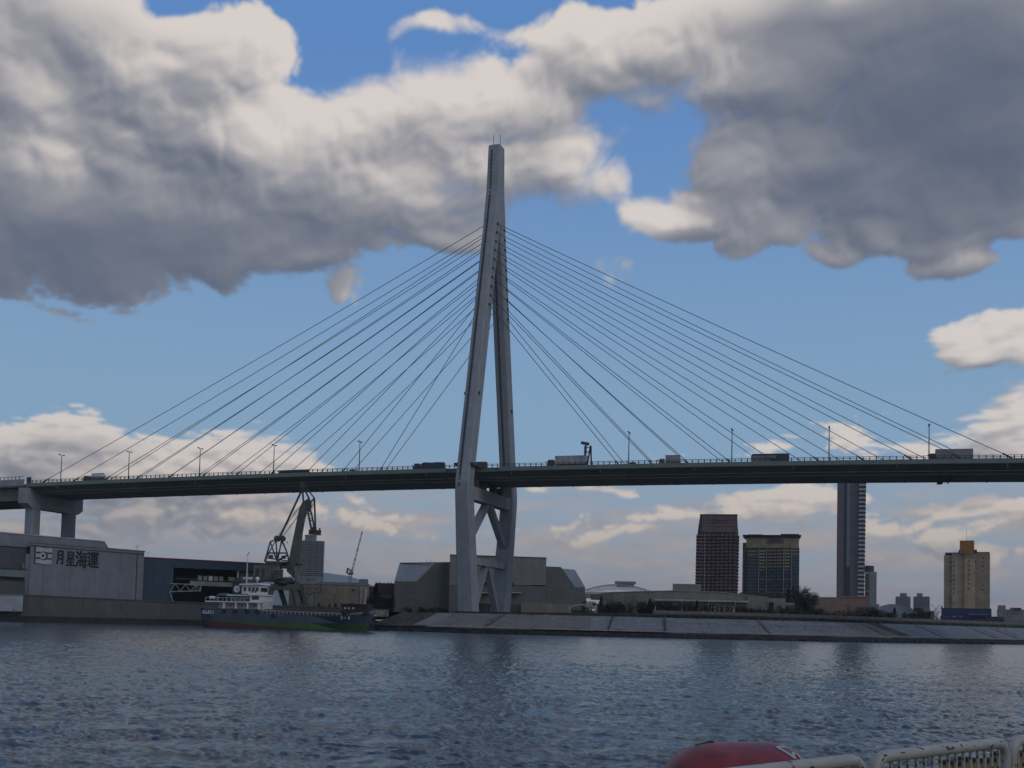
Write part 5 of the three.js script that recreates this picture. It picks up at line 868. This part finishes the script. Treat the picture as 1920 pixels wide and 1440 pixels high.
// lamp posts and trees on the waterfront
{
  const lamps = [[626, 1114, 420, 'single curved street lamp in front of the tan building', 'single'], [588, 1106, 415, 'tall dark post beside the crane conveyor', 'post'], [779, 1124, 400, 'left street lamp in front of the grey hall', 'single'], [814, 1120, 400, 'street lamp between the grey hall wall and the bridge tower', 'single'], [1754, 1141, 520, 'double-armed street lamp left of the cream block', 'double'], [1520, 1128, 500, 'slim street lamp in front of the low salmon building', 'single'], [1668, 1150, 430, 'street lamp in front of the white vaulted hall', 'single'], [1297, 1122, 430, 'street lamp in front of the glazed gallery', 'single'], [1373, 1124, 430, 'street lamp at the right end of the glazed gallery', 'single'], [1828, 1149, 480, 'slim pale street lamp in front of the navy base', 'single']];
  for (const [px, py, far, label, kind] of lamps) {
    const o = thing('street_lamp', label, 'street lamp', [gx(px, far), LAND - 0.05, -far], 0), h = hy(px, py, far) - LAND;
    part(o, 'pole', rod(V(0, 0, 0), V(0, h, 0), 0.14, 0.09), mat.steelDark);
    if (kind !== 'post') for (const s of kind === 'double' ? [1, -1] : [-1]) { part(o, 'arm', bar(V(0, h - 0.1, 0), V(s * 1.5, h + (kind === 'double' ? 1.6 : 0.15), 0), 0.1), mat.steelDark); part(o, 'lamp_head', bx(0.9, 0.2, 0.4, s * 1.9, h + (kind === 'double' ? 1.6 : 0.1), 0), mat.steelDark); }
  }
  // tree kinds; the leaves are single faces through the crown
  const leafy = (seed, n, shape, size) => { const r = rng(seed), p = []; for (let i = 0; i < n; i++) { const c = shape(r), a = r() * 6.28, b = r() * 3.14, s = size * (0.6 + 0.8 * r()), u = V(Math.cos(a), Math.sin(b) * 0.6, Math.sin(a)).multiplyScalar(s), w = V(-Math.sin(a) * 0.5, Math.cos(b), Math.cos(a) * 0.5).multiplyScalar(s * 0.7); for (const q of [c.clone().add(u), c.clone().sub(u).addScaledVector(w, 0.5), c.clone().add(w)]) p.push(q.x, q.y, q.z); } const g = new THREE.BufferGeometry(); g.setAttribute('position', new THREE.BufferAttribute(new Float32Array(p), 3)); g.computeVertexNormals(); return g; };
  const ball = (r) => { const v = V(r() * 2 - 1, r() * 2 - 1, r() * 2 - 1); return v.length() > 1 ? v.normalize().multiplyScalar(0.6 + 0.4 * r()) : v; };
  const leaf = (a, b, c) => M(a, b, c, 1, null, { side: THREE.DoubleSide });
  const leafs = [leaf(0.022, 0.03, 0.016), leaf(0.03, 0.036, 0.018), leaf(0.045, 0.035, 0.022)];
  const lumps = (seed, k, rx, ry, y0) => { const r = rng(seed), L = []; for (let i = 0; i < k; i++) { const b = ball(r); L.push([V(b.x * rx, y0 + b.y * ry, b.z * rx), 0.35 + 0.35 * r()]); } return (q) => { const [c, s] = L[Math.floor(q() * L.length)]; const b = ball(q); return V(c.x + b.x * s * rx, c.y + b.y * s * ry, c.z + b.z * s * rx); }; };
  const kinds = {
    conifer: [leafy(11, 900, (r) => { const t = Math.pow(r(), 0.7), a = r() * 6.28, w = (1 - t) * 0.27 * (0.55 + 0.6 * r()) * (0.8 + 0.4 * Math.sin(t * 40)); return V(Math.cos(a) * w, 0.08 + t * 0.9, Math.sin(a) * w); }, 0.035), leafs[0]],
    round: [leafy(12, 1500, lumps(3, 12, 0.36, 0.34, 0.62), 0.045), leafs[1]],
    shrub: [leafy(13, 1200, lumps(4, 10, 0.55, 0.36, 0.4), 0.06), leafs[0]],
    bare: [leafy(14, 500, lumps(6, 14, 0.34, 0.38, 0.62), 0.03), leafs[2]],
  };
  for (const k of Object.keys(kinds)) kinds[k][0] = metres(kinds[k][0]);
  const stem = metres(skin([chamfered(-0.03, 0.07, 0.07, 0.02), chamfered(0.35, 0.05, 0.05, 0.014), chamfered(0.8, 0.014, 0.014, 0.004)]));
  const limbs = metres(mergeGeometries([0, 1, 2, 3, 4].map((i) => metres(rod(V(0, 0.3 + i * 0.07, 0), V(Math.cos(i * 2.4) * 0.26, 0.62 + i * 0.07, Math.sin(i * 2.4) * 0.26), 0.014, 0.004, 5)))));
  const bark = M(0.035, 0.028, 0.022, 1);
  function tree(kind, label, px, py, far, wide = 1, group) {
    const o = thing({ conifer: 'conifer_tree', round: 'leafy_tree', shrub: 'shrub', bare: 'bare_tree' }[kind], label, kind === 'shrub' ? 'shrub' : 'tree', [gx(px, far), LAND - 0.05, -far], px * 1.7, group), h = hy(px, py, far) - LAND;
    o.scale.set(h * wide, h, h * wide);
    part(o, 'trunk', stem, bark); if (kind === 'round' || kind === 'bare') part(o, 'limbs', limbs, bark); part(o, 'crown', ...kinds[kind]);
    return o;
  }
  tree('conifer', 'tall dark conifer in front of the low brown building', 703, 1094, 425, 1.5); tree('round', 'dark rounded tree at the foot of the tall conifer', 697, 1118, 420, 1.0); tree('round', 'dark tree against the left end of the grey hall', 727, 1118, 420, 1.1); tree('shrub', 'dark shrub between the two trees by the grey hall', 712, 1126, 415, 1.4);
  for (const [px, py] of [[560, 1128], [575, 1131], [597, 1129], [604, 1134], [617, 1131], [629, 1130], [640, 1133], [648, 1135]]) tree('conifer', 'small dark conifer in the row before the tan building', px, py, 418, 1.6, 'row of small conifers before the tan building');
  for (const [px, py] of [[762, 1134], [787, 1133], [796, 1137], [806, 1136], [821, 1134], [835, 1138]]) tree('shrub', 'low dark shrub along the foot of the grey hall', px, py, 395, 1.1, 'shrubs along the foot of the grey hall');
  tree('bare', 'pointed bare-looking dark tree in front of the ochre hotel', 1459, 1080, 520, 0.7); tree('bare', 'dark thin tree left of the pointed tree before the ochre hotel', 1443, 1096, 522, 0.8); tree('round', 'dark broad tree at the right foot of the ochre hotel', 1500, 1098, 520, 0.75); tree('round', 'rounded dark tree right of the ochre hotel, nearest the salmon building', 1512, 1108, 515, 0.8); tree('round', 'dark tree at the left foot of the ochre hotel', 1424, 1112, 530, 0.9); tree('conifer', 'slender dark tree between the hotel and the broad tree', 1478, 1104, 515, 1.2);
  const r = rng(91); const along2 = insetLine(bankLine, 27);
  for (let i = 0; i < 62; i++) { const px = 1125 + i * 10.3 + (r() - 0.5) * 9, far = mix(372, 420, (px - 1100) / 640) + r() * 22, hh = 4.4 + r() * 3.2, py = skyline(px) - (LAND + hh - EYE) / far * LENS; if (px > 1225 && px < 1400 && i % 2) continue; const q = [0, 1, 2, 0, 3][Math.floor(r() * 5)]; tree(['round', 'shrub', 'conifer', 'bare'][q], 'small dark ' + ['leafy tree', 'shrub', 'conifer', 'bare tree'][q] + ' on the promenade before the ' + (px < 1228 ? 'market hall' : px < 1400 ? 'glazed gallery' : px < 1512 ? 'ochre hotel' : px < 1628 ? 'low salmon building' : px < 1714 ? 'white vaulted hall' : 'flat-roofed annex'), px, py, far, 1.0 + r() * 0.5, 'small trees along the promenade'); }
  tree('round', 'autumn brown tree at the left of the arched gateway', 1102, 1126, 430, 1.1);
}
// railing along the bank
{
  const f = thing('bank_railing', 'thin dark railing along the slope of the right bank', 'railing'), L = insetLine(bankLine, 7);
  for (let i = 2; i < 6; i++) { const a = V(L[i][0], 4.6, L[i][1]), b = V(L[i + 1][0], 4.6, L[i + 1][1]), n = Math.round(a.distanceTo(b) / 3); if (i > 2) part(f, 'rail', rod(a, b, 0.035), mat.steelDark); for (let k = 0; k < n; k++) if (i > 2) { const p = a.clone().lerp(b, k / n); part(f, 'post', rod(p.clone().add(V(0, -1.2, 0)), p, 0.06), mat.steelDark); } }
}
// ---------------------------------------------------------------- traffic on the deck (driving to the left)
{
  // place along the deck from where the vehicle's middle is seen
  const tOf = (px) => { let lo = -190, hi = 180; for (let i = 0; i < 40; i++) { const m = (lo + hi) / 2, v = deckPt(m, 11, 1.5).project(camera); ((v.x + 1) * 960 < px) ? (lo = m) : (hi = m); } return (lo + hi) / 2; };
  const put = (o, px, off = 11) => { const t = tOf(px); o.position.copy(deckPt(t, off, -0.3)); o.rotation.y = -PHI; o.rotation.z = Math.atan(0.00485 - 9.44e-5 * t); return o; };
  const wheelG = metres(new THREE.CylinderGeometry(0.5, 0.5, 0.35, 16).rotateX(Math.PI / 2)), hubG = metres(new THREE.CylinderGeometry(0.24, 0.24, 0.38, 10).rotateX(Math.PI / 2));
  const wheels = (o, xs) => { for (const x of xs) for (const s of [1, -1]) { const w = part(o, 'wheel', wheelG, mat.rubber); w.position.set(x, 0.5, s * 1.05); part(w, 'rim', hubG, mat.steel); } };
  const cab = (o, x, h, m, len = 2.2) => { const c = part(o, 'cab', slab([[x, 0.55], [x + len, 0.55], [x + len, h], [x + 0.35, h], [x + 0.02, h * 0.55]], -1.2, 1.2), m); part(c, 'side_window', slab([[x + 0.35, h * 0.58], [x + len * 0.62, h * 0.58], [x + len * 0.62, h * 0.87], [x + 0.52, h * 0.87]], -1.22, 1.22), mat.glass); part(c, 'windscreen', slab([[x - 0.01, h * 0.56], [x + 0.03, h * 0.56], [x + 0.33, h * 0.92], [x + 0.29, h * 0.92]], -1.05, 1.05), mat.glass); part(c, 'mirror', bx(0.2, 0.6, 0.3, x - 0.25, h * 0.62, 1.4), mat.black); };
  const chassis = (o, x0, x1) => part(o, 'chassis', bx(x1 - x0, 0.35, 1.6, (x0 + x1) / 2, 0.6, 0), mat.steelDark);
  // tanker
  { const o = put(thing('tanker_truck', 'tanker truck with silver barrel near the left end of the bridge', 'truck'), 178, 11); cab(o, -4.6, 2.7, M(0.10, 0.11, 0.11, 0.5)); chassis(o, -4, 4.6); part(o, 'tank', new THREE.CapsuleGeometry(1.15, 4.2, 6, 18).rotateZ(Math.PI / 2).scale(1, 0.95, 1).translate(1.5, 2.35, 0), M(0.55, 0.56, 0.56, 0.3)); part(o, 'walkway', bx(5.4, 0.15, 0.7, 1.4, 3.45, 0), mat.steelDark); part(o, 'side_tank_rail', bx(6.6, 0.5, 2.3, 1.2, 0.95, 0), M(0.16, 0.17, 0.16, 0.6)); wheels(o, [-3.6, 2.2, 3.5]); }
  // low flatbed
  { const o = put(thing('flatbed_truck', 'low empty dark flatbed truck above the slewing crane', 'truck'), 552, 11); cab(o, -5.6, 1.7, M(0.04, 0.045, 0.05, 0.6)); chassis(o, -5, 6); part(o, 'bed', bx(9.2, 0.35, 2.4, 1.4, 0.98, 0), mat.steelDark); part(o, 'side_board', bx(9.2, 0.4, 0.1, 1.4, 1.34, 1.2), mat.steelDark); wheels(o, [-4.5, 3.4, 4.6]); }
  // dark blue covered truck
  { const o = put(thing('blue_covered_truck', 'dark blue truck with tarpaulin load just left of the bridge tower', 'truck'), 805, 11); cab(o, -5.6, 2.75, M(0.04, 0.06, 0.17, 0.4)); chassis(o, -5, 5.6); part(o, 'body', bx(8.3, 1.3, 2.45, 1.5, 0.98, 0), M(0.05, 0.06, 0.10, 0.5)); part(o, 'tarpaulin', skin([[-2.6, 2.9], [-1.6, 3.25], [0.6, 3.05], [3, 3.15], [5.6, 3.05]].map(([x, h]) => [V(x, 2.3, 1.25), V(x, h - 0.25, 1.22), V(x, h, 0.6), V(x, h + 0.05, -0.6), V(x, h - 0.25, -1.22), V(x, 2.3, -1.25)])), M(0.035, 0.055, 0.16, 0.6)); wheels(o, [-4.4, 2.6, 3.9]); }
  // truck behind the near leg
  { const o = put(thing('small_covered_truck', 'small truck with brownish cover half hidden by the tower leg', 'truck'), 893, 9.5); cab(o, -3.6, 2.3, mat.offwhite, 1.9); chassis(o, -3, 3.2); part(o, 'cargo_box', bx(4.9, 2.0, 2.2, 0.9, 1.0, 0), M(0.17, 0.12, 0.11, 0.8)); wheels(o, [-2.6, 2.0]); }
  // white semi trailer
  { const o = put(thing('white_trailer_truck', 'long white box trailer truck right of the bridge tower', 'truck'), 1064, 11); cab(o, -6.9, 2.8, M(0.06, 0.06, 0.065, 0.5)); chassis(o, -6, 6.6); part(o, 'cargo_box', bx(10.9, 2.75, 2.45, 1.35, 1.15, 0), M(0.46, 0.45, 0.46, 0.6)); part(o, 'box_edge', bx(11, 0.12, 2.5, 1.35, 3.9, 0), mat.steelDark); part(o, 'door_frame', bx(0.18, 2.7, 2.5, 6.4, 1.2, 0), mat.offwhite); for (let k = 0; k < 4; k++) part(o, 'side_rib', bx(0.08, 2.7, 0.05, -1.6 + k * 2.2, 1.17, 1.25), mat.steel); part(o, 'logo_dot', new THREE.CylinderGeometry(0.22, 0.22, 0.06, 12).rotateX(Math.PI / 2).translate(-3.3, 3.3, 1.24), mat.black); wheels(o, [-5.8, -3.6, 3.8, 5.0]); }
  // sign gantry
  { const o = put(thing('overhead_sign', 'dark overhead road sign on twin posts right of the white trailer', 'road sign'), 1108, 14.2); part(o, 'post', bar(V(-0.6, 0, 0), V(0.5, 6.9, 0), 0.45), mat.black); part(o, 'post', bar(V(0.9, 0, 0), V(0.6, 6.9, 0), 0.45), mat.black); part(o, 'sign_panel', bx(0.4, 3.2, 4.2, -0.9, 4.2, -2.6).rotateY(0.35), mat.black); part(o, 'lamp_bar', bar(V(-2.8, 8.0, 0), V(-0.2, 7.55, -1), 0.3, 1.0), mat.steelDark); for (const y of [4.9, 6.4]) part(o, 'bracket', bar(V(0.5, y, 0), V(-1.8, y, -1.2), 0.22), mat.black); }
  // small box truck
  { const o = put(thing('small_box_truck', 'small white box truck between the overhead sign and the bus', 'truck'), 1256, 11); cab(o, -3.5, 2.3, M(0.25, 0.25, 0.25, 0.5), 1.7); chassis(o, -3, 3.2); part(o, 'cargo_box', bx(4.6, 2.3, 2.2, 1.0, 1.05, 0), M(0.36, 0.355, 0.36, 0.6)); part(o, 'box_edge', bx(4.7, 0.1, 2.26, 1.0, 3.35, 0), mat.steelDark); wheels(o, [-2.5, 2.1]); }
  // bus
  { const o = put(thing('bus', 'dark two-tone coach on the right half of the bridge', 'bus'), 1444, 11), body = M(0.045, 0.045, 0.06, 0.4); part(o, 'body', slab([[-5.9, 0.4], [5.9, 0.4], [5.9, 3.15], [-5.6, 3.15], [-5.9, 2.4]], -1.22, 1.22), body); part(o, 'pale_flank', slab([[-5.8, 0.6], [1.6, 0.6], [-0.2, 1.55], [-5.8, 1.6]], 1.22, 1.25), M(0.24, 0.24, 0.26, 0.5)); for (let k = 0; k < 8; k++) part(o, 'window', bx(1.08, 0.8, 2.5, -4.9 + k * 1.25, 1.85, 0), k < 6 ? M(0.22, 0.25, 0.28, 0.15) : mat.glass); part(o, 'windscreen', bx(0.1, 1.2, 2.2, -5.88, 1.5, 0), mat.glass); part(o, 'roof_rail', bx(11, 0.12, 2.2, 0, 3.15, 0), mat.black); wheels(o, [-3.9, 3.4]); }
  // big truck on the right
  { const o = put(thing('grey_box_truck', 'large grey box truck near the right end of the visible deck', 'truck'), 1782, 11); cab(o, -6.3, 2.5, M(0.035, 0.035, 0.04, 0.5), 1.9); chassis(o, -5.6, 6.3); part(o, 'cargo_box', bx(10.6, 2.75, 2.45, 1.0, 0.95, 0), M(0.27, 0.275, 0.29, 0.6)); part(o, 'box_edge', bx(10.7, 0.1, 2.5, 1.0, 3.72, 0), M(0.4, 0.4, 0.4, 0.6)); part(o, 'side_skirt', bx(9, 0.5, 2.4, 1.2, 0.5, 0), mat.steelDark); wheels(o, [-5.2, -2.4, 3.4, 4.6]); }
  // two cars whose roofs show over the rail
  for (const [px, label, c] of [[660, 'dark car roof showing over the railing left of the blue truck', [0.04, 0.04, 0.05]], [1185, 'small dark car by the lamp right of the overhead sign', [0.05, 0.05, 0.055]]]) { const o = put(thing('car', label, 'car'), px, 10.5); const m = M(...c, 0.35); part(o, 'body', slab([[-2.1, 0.3], [2.1, 0.3], [2.1, 0.85], [-2.1, 0.8]], -0.85, 0.85), m); part(o, 'cabin', slab([[-1.2, 0.83], [1.6, 0.85], [1.1, 1.42], [-0.6, 1.42]], -0.75, 0.75), mat.glass); part(o, 'roof', slab([[-0.6, 1.42], [1.1, 1.42], [1.0, 1.5], [-0.5, 1.5]], -0.74, 0.74), m); for (const x of [-1.3, 1.3]) for (const s of [1, -1]) { const w = part(o, 'wheel', wheelG, mat.rubber); w.scale.setScalar(0.62); w.position.set(x, 0.31, s * 0.8); } }
}
// ---------------------------------------------------------------- the pier in front
{
  const PIER = 1.85;
  tag(part(scene, 'pier_deck', prism([[-30, 4], [30, 4], [30, -7.6], [-30, -7.6]], PIER - 0.7, PIER), M(0.22, 0.215, 0.2, 0.9, T.stone)), 'concrete pier underfoot below the railing', 'pier', null, 'structure');
  // white enamel with rust: blotches that break out of the paint
  const rustMap = texture(640, 1.9, (u, v) => { const n = tfbm(u, v, 16, 4, 3) + 0.55 * tn(u, v, 70, 8), s = smooth(0.41, 0.47, n), halo = smooth(0.30, 0.43, n) * 0.35, g = 1 + 0.10 * tfbm(u, v, 24, 4, 9) - 0.05; const k = mix(0.45, 1, 0.5 + 0.5 * tn(u, v, 30, 12)); return [mix(mix(0.78, 0.62, halo) * g, 0.23 * k, s), mix(mix(0.77, 0.55, halo) * g, 0.115 * k, s), mix(mix(0.74, 0.42, halo) * g, 0.06 * k, s)]; }, { color: true });
  const enamel = new THREE.MeshStandardMaterial({ map: rustMap, color: new THREE.Color().setRGB(0.58, 0.565, 0.53), roughness: 0.5, bumpMap: rustMap, bumpScale: 0.0012 });
  const rustyYellow = new THREE.MeshStandardMaterial({ map: rustMap, color: new THREE.Color().setRGB(0.52, 0.38, 0.17), roughness: 0.8 });
  // railing line: from the panel's two ends
  const dir = V(0.91, 0, -0.78).normalize(), start = at(1637, 1421, 4.36), rr = 0.0255;
  const labels = ['white rusty railing panel in front of the red float', 'white rusty railing panel with thin bars in the lower right', 'white rusty railing panel cut off by the right edge'];
  [-1.25, 0, 1.235].forEach((s, i) => {
    const p0 = start.clone().addScaledVector(dir, s); const len = 1.17, top = start.y - PIER;
    const o = thing('railing_panel', labels[i], 'railing', [p0.x, PIER, p0.z], Math.atan2(-dir.z, dir.x), 'white railing panels on the pier');
    const R = 0.085, path = new THREE.CurvePath(); const pts = [V(0, 0, 0), V(0, top - R, 0)]; for (let k = 1; k <= 6; k++) { const a = k / 6 * Math.PI / 2; pts.push(V(R - R * Math.cos(a), top - R + R * Math.sin(a), 0)); } for (let k = 0; k <= 6; k++) { const a = k / 6 * Math.PI / 2; pts.push(V(len - R + R * Math.sin(a), top - R + R * Math.cos(a), 0)); } pts.push(V(len, 0, 0));
    for (let k = 0; k + 1 < pts.length; k++) path.add(new THREE.LineCurve3(pts[k], pts[k + 1]));
    const g = new THREE.TubeGeometry(path, 150, rr, 14); { const uv = g.attributes.uv; for (let k = 0; k < uv.count; k++) uv.setXY(k, uv.getX(k) * (len + 2 * top) + i * 0.77, uv.getY(k) * 0.35 + i * 0.4); } g.userData.keep = true;
    part(o, 'top_rail', g, enamel);
    for (const y of [0.12]) part(o, 'lower_rail', rod(V(rr, y, 0), V(len - rr, y, 0), 0.018, 0.018, 10), enamel);
    const n = 17; for (let k = 1; k < n; k++) part(o, 'bar', rod(V(len * k / n, 0.12, 0), V(len * k / n, top - 0.02, 0), 0.0085, 0.0085, 8), enamel);
    for (const x of [0, len]) part(o, 'foot_plate', bx(0.14, 0.012, 0.14, x, 0, 0), enamel);
  });
  // rusty yellow pickets behind
  const pk = thing('picket_fence', 'rusty yellow pickets behind the right railing panel', 'fence', [0, PIER, 0]);
  const a = at(1775, 1440, 6.0), b = at(1960, 1388, 6.9); a.y = b.y = 0; const r = rng(3);
  for (let k = 0; k < 13; k++) { const p = a.clone().lerp(b, k / 12), h = hy(mix(1775, 1960, k / 12), mix(1436, 1402, k / 12), mix(6, 6.9, k / 12)) - PIER + (r() - 0.5) * 0.05; part(pk, 'picket', bx(0.055 + r() * 0.02, h, 0.045, p.x, 0, p.z), rustyYellow); part(pk, 'picket_cap', bx(0.075, 0.02, 0.06, p.x, h, p.z), M(0.03, 0.025, 0.02, 0.9)); }
  part(pk, 'picket_rail', bar(a.clone().add(V(0, 0.3, -0.05)), b.clone().add(V(0, 0.34, -0.05)), 0.05), rustyYellow);

  // red float with a white number
  const D = 7.0, c = at(1385, 1391, D), red = M(0.21, 0.018, 0.016, 0.36, texture(256, 1.3, (u, v) => 0.9 + 0.22 * tfbm(u, v, 8, 5, 40) - 0.12 * smooth(0.15, 0.3, tfbm(u, v, 14, 4, 17)), { color: true }));
  const Rf = (c.y - PIER) / 2, half = 0.13, far2 = 0.20, cap = 0.40;
  const o = thing('red_float', 'large red rounded float with a white number 5 behind the railing', 'float', [c.x - 0.02, PIER, c.z], 0.12);
  // body: a fat capsule lying on its side
  const prof = []; for (let k = 0; k <= 18; k++) { const t = k / 18 * Math.PI / 2; prof.push([Math.sin(t) * Rf, -half - Math.cos(t) * cap]); } for (let k = 0; k <= 18; k++) { const t = k / 18 * Math.PI / 2; prof.push([Math.cos(t) * Rf, far2 + Math.sin(t) * cap]); }
  const body = lathe(prof.map(([x, y]) => [Math.max(x, 0.0005), y]), 64).rotateZ(-Math.PI / 2).translate(0, Rf, 0);
  part(o, 'body', body, red);
  part(o, 'lifting_lug', slab([[-0.29, 2 * Rf - 0.05], [-0.14, 2 * Rf - 0.006], [-0.16, 2 * Rf + 0.008], [-0.27, 2 * Rf - 0.024]], -0.02, 0.02), M(0.05, 0.012, 0.012, 0.7));
  // the number, bent over the shoulder of the float
  const radius = (x) => { const e = x > 0 ? x - far2 : -x - half; if (e <= 0) return Rf; return Math.sqrt(1 - clamp(e / cap) ** 2) * Rf; };
  const onBody = (x, ang, lift) => { const R2 = radius(x) + lift; return V(x, Rf + R2 * Math.cos(ang), R2 * Math.sin(ang)); };
  const mark = (px, py) => { const x = (px - 1385) * D / LENS, R2 = radius(x), drop = (py - 1391) * D / LENS; let lo = 0, hi = 1.5; for (let k = 0; k < 30; k++) { const m = (lo + hi) / 2; (Rf - R2 * Math.cos(m) + 0.105 * R2 * Math.sin(m) < drop) ? (lo = m) : (hi = m); } return [x, (lo + hi) / 2]; };
  const five = [];
  const stroke = (list, w) => { const p = list.map(([a, b]) => mark(a, b)), n = 24, ring = []; for (let k = 0; k <= n; k++) { const s = k / n * (p.length - 1), i = Math.min(Math.floor(s), p.length - 2), f = s - i, x = mix(p[i][0], p[i + 1][0], f), an = mix(p[i][1], p[i + 1][1], f), dx = p[i + 1][0] - p[i][0], da = (p[i + 1][1] - p[i][1]) * Rf, l = Math.hypot(dx, da) || 1, nx = -da / l * w, na = dx / l * w / Rf; ring.push([onBody(x - nx, an - na, 0.005), onBody(x + nx, an + na, 0.005), onBody(x + nx, an + na, -0.004), onBody(x - nx, an - na, -0.004)]); } five.push(skin(ring)); };
  stroke([[1450, 1401], [1472, 1400.5]], 0.012);
  stroke([[1452, 1401.5], [1461, 1407], [1476, 1420]], 0.012);
  stroke([[1476, 1421], [1477, 1412], [1483, 1411], [1489, 1415], [1493, 1424], [1494, 1436]], 0.010);
  part(o, 'number', five, M(0.45, 0.45, 0.45, 0.6));
}
// things that look alike are told apart by their place in the row
{
  const rows = new Map(), nth = ['first', 'second', 'third', 'fourth', 'fifth', 'sixth', 'seventh', 'eighth', 'ninth', 'tenth'];
  for (const o of scene.children) if (o.userData.group && o.userData.label) { const l = rows.get(o.userData.label) ?? []; l.push(o); rows.set(o.userData.label, l); }
  for (const l of rows.values()) if (l.length > 1) l.sort((a, b) => a.position.x / a.position.z * -1 - b.position.x / b.position.z * -1).forEach((o, i) => { o.userData.label += ', ' + nth[i] + ' from left'; });
}
// thin sea haze
scene.fog = new THREE.FogExp2(new THREE.Color().setRGB(0.80, 0.86, 0.95), 0.00006);
renderer.render(scene, camera);
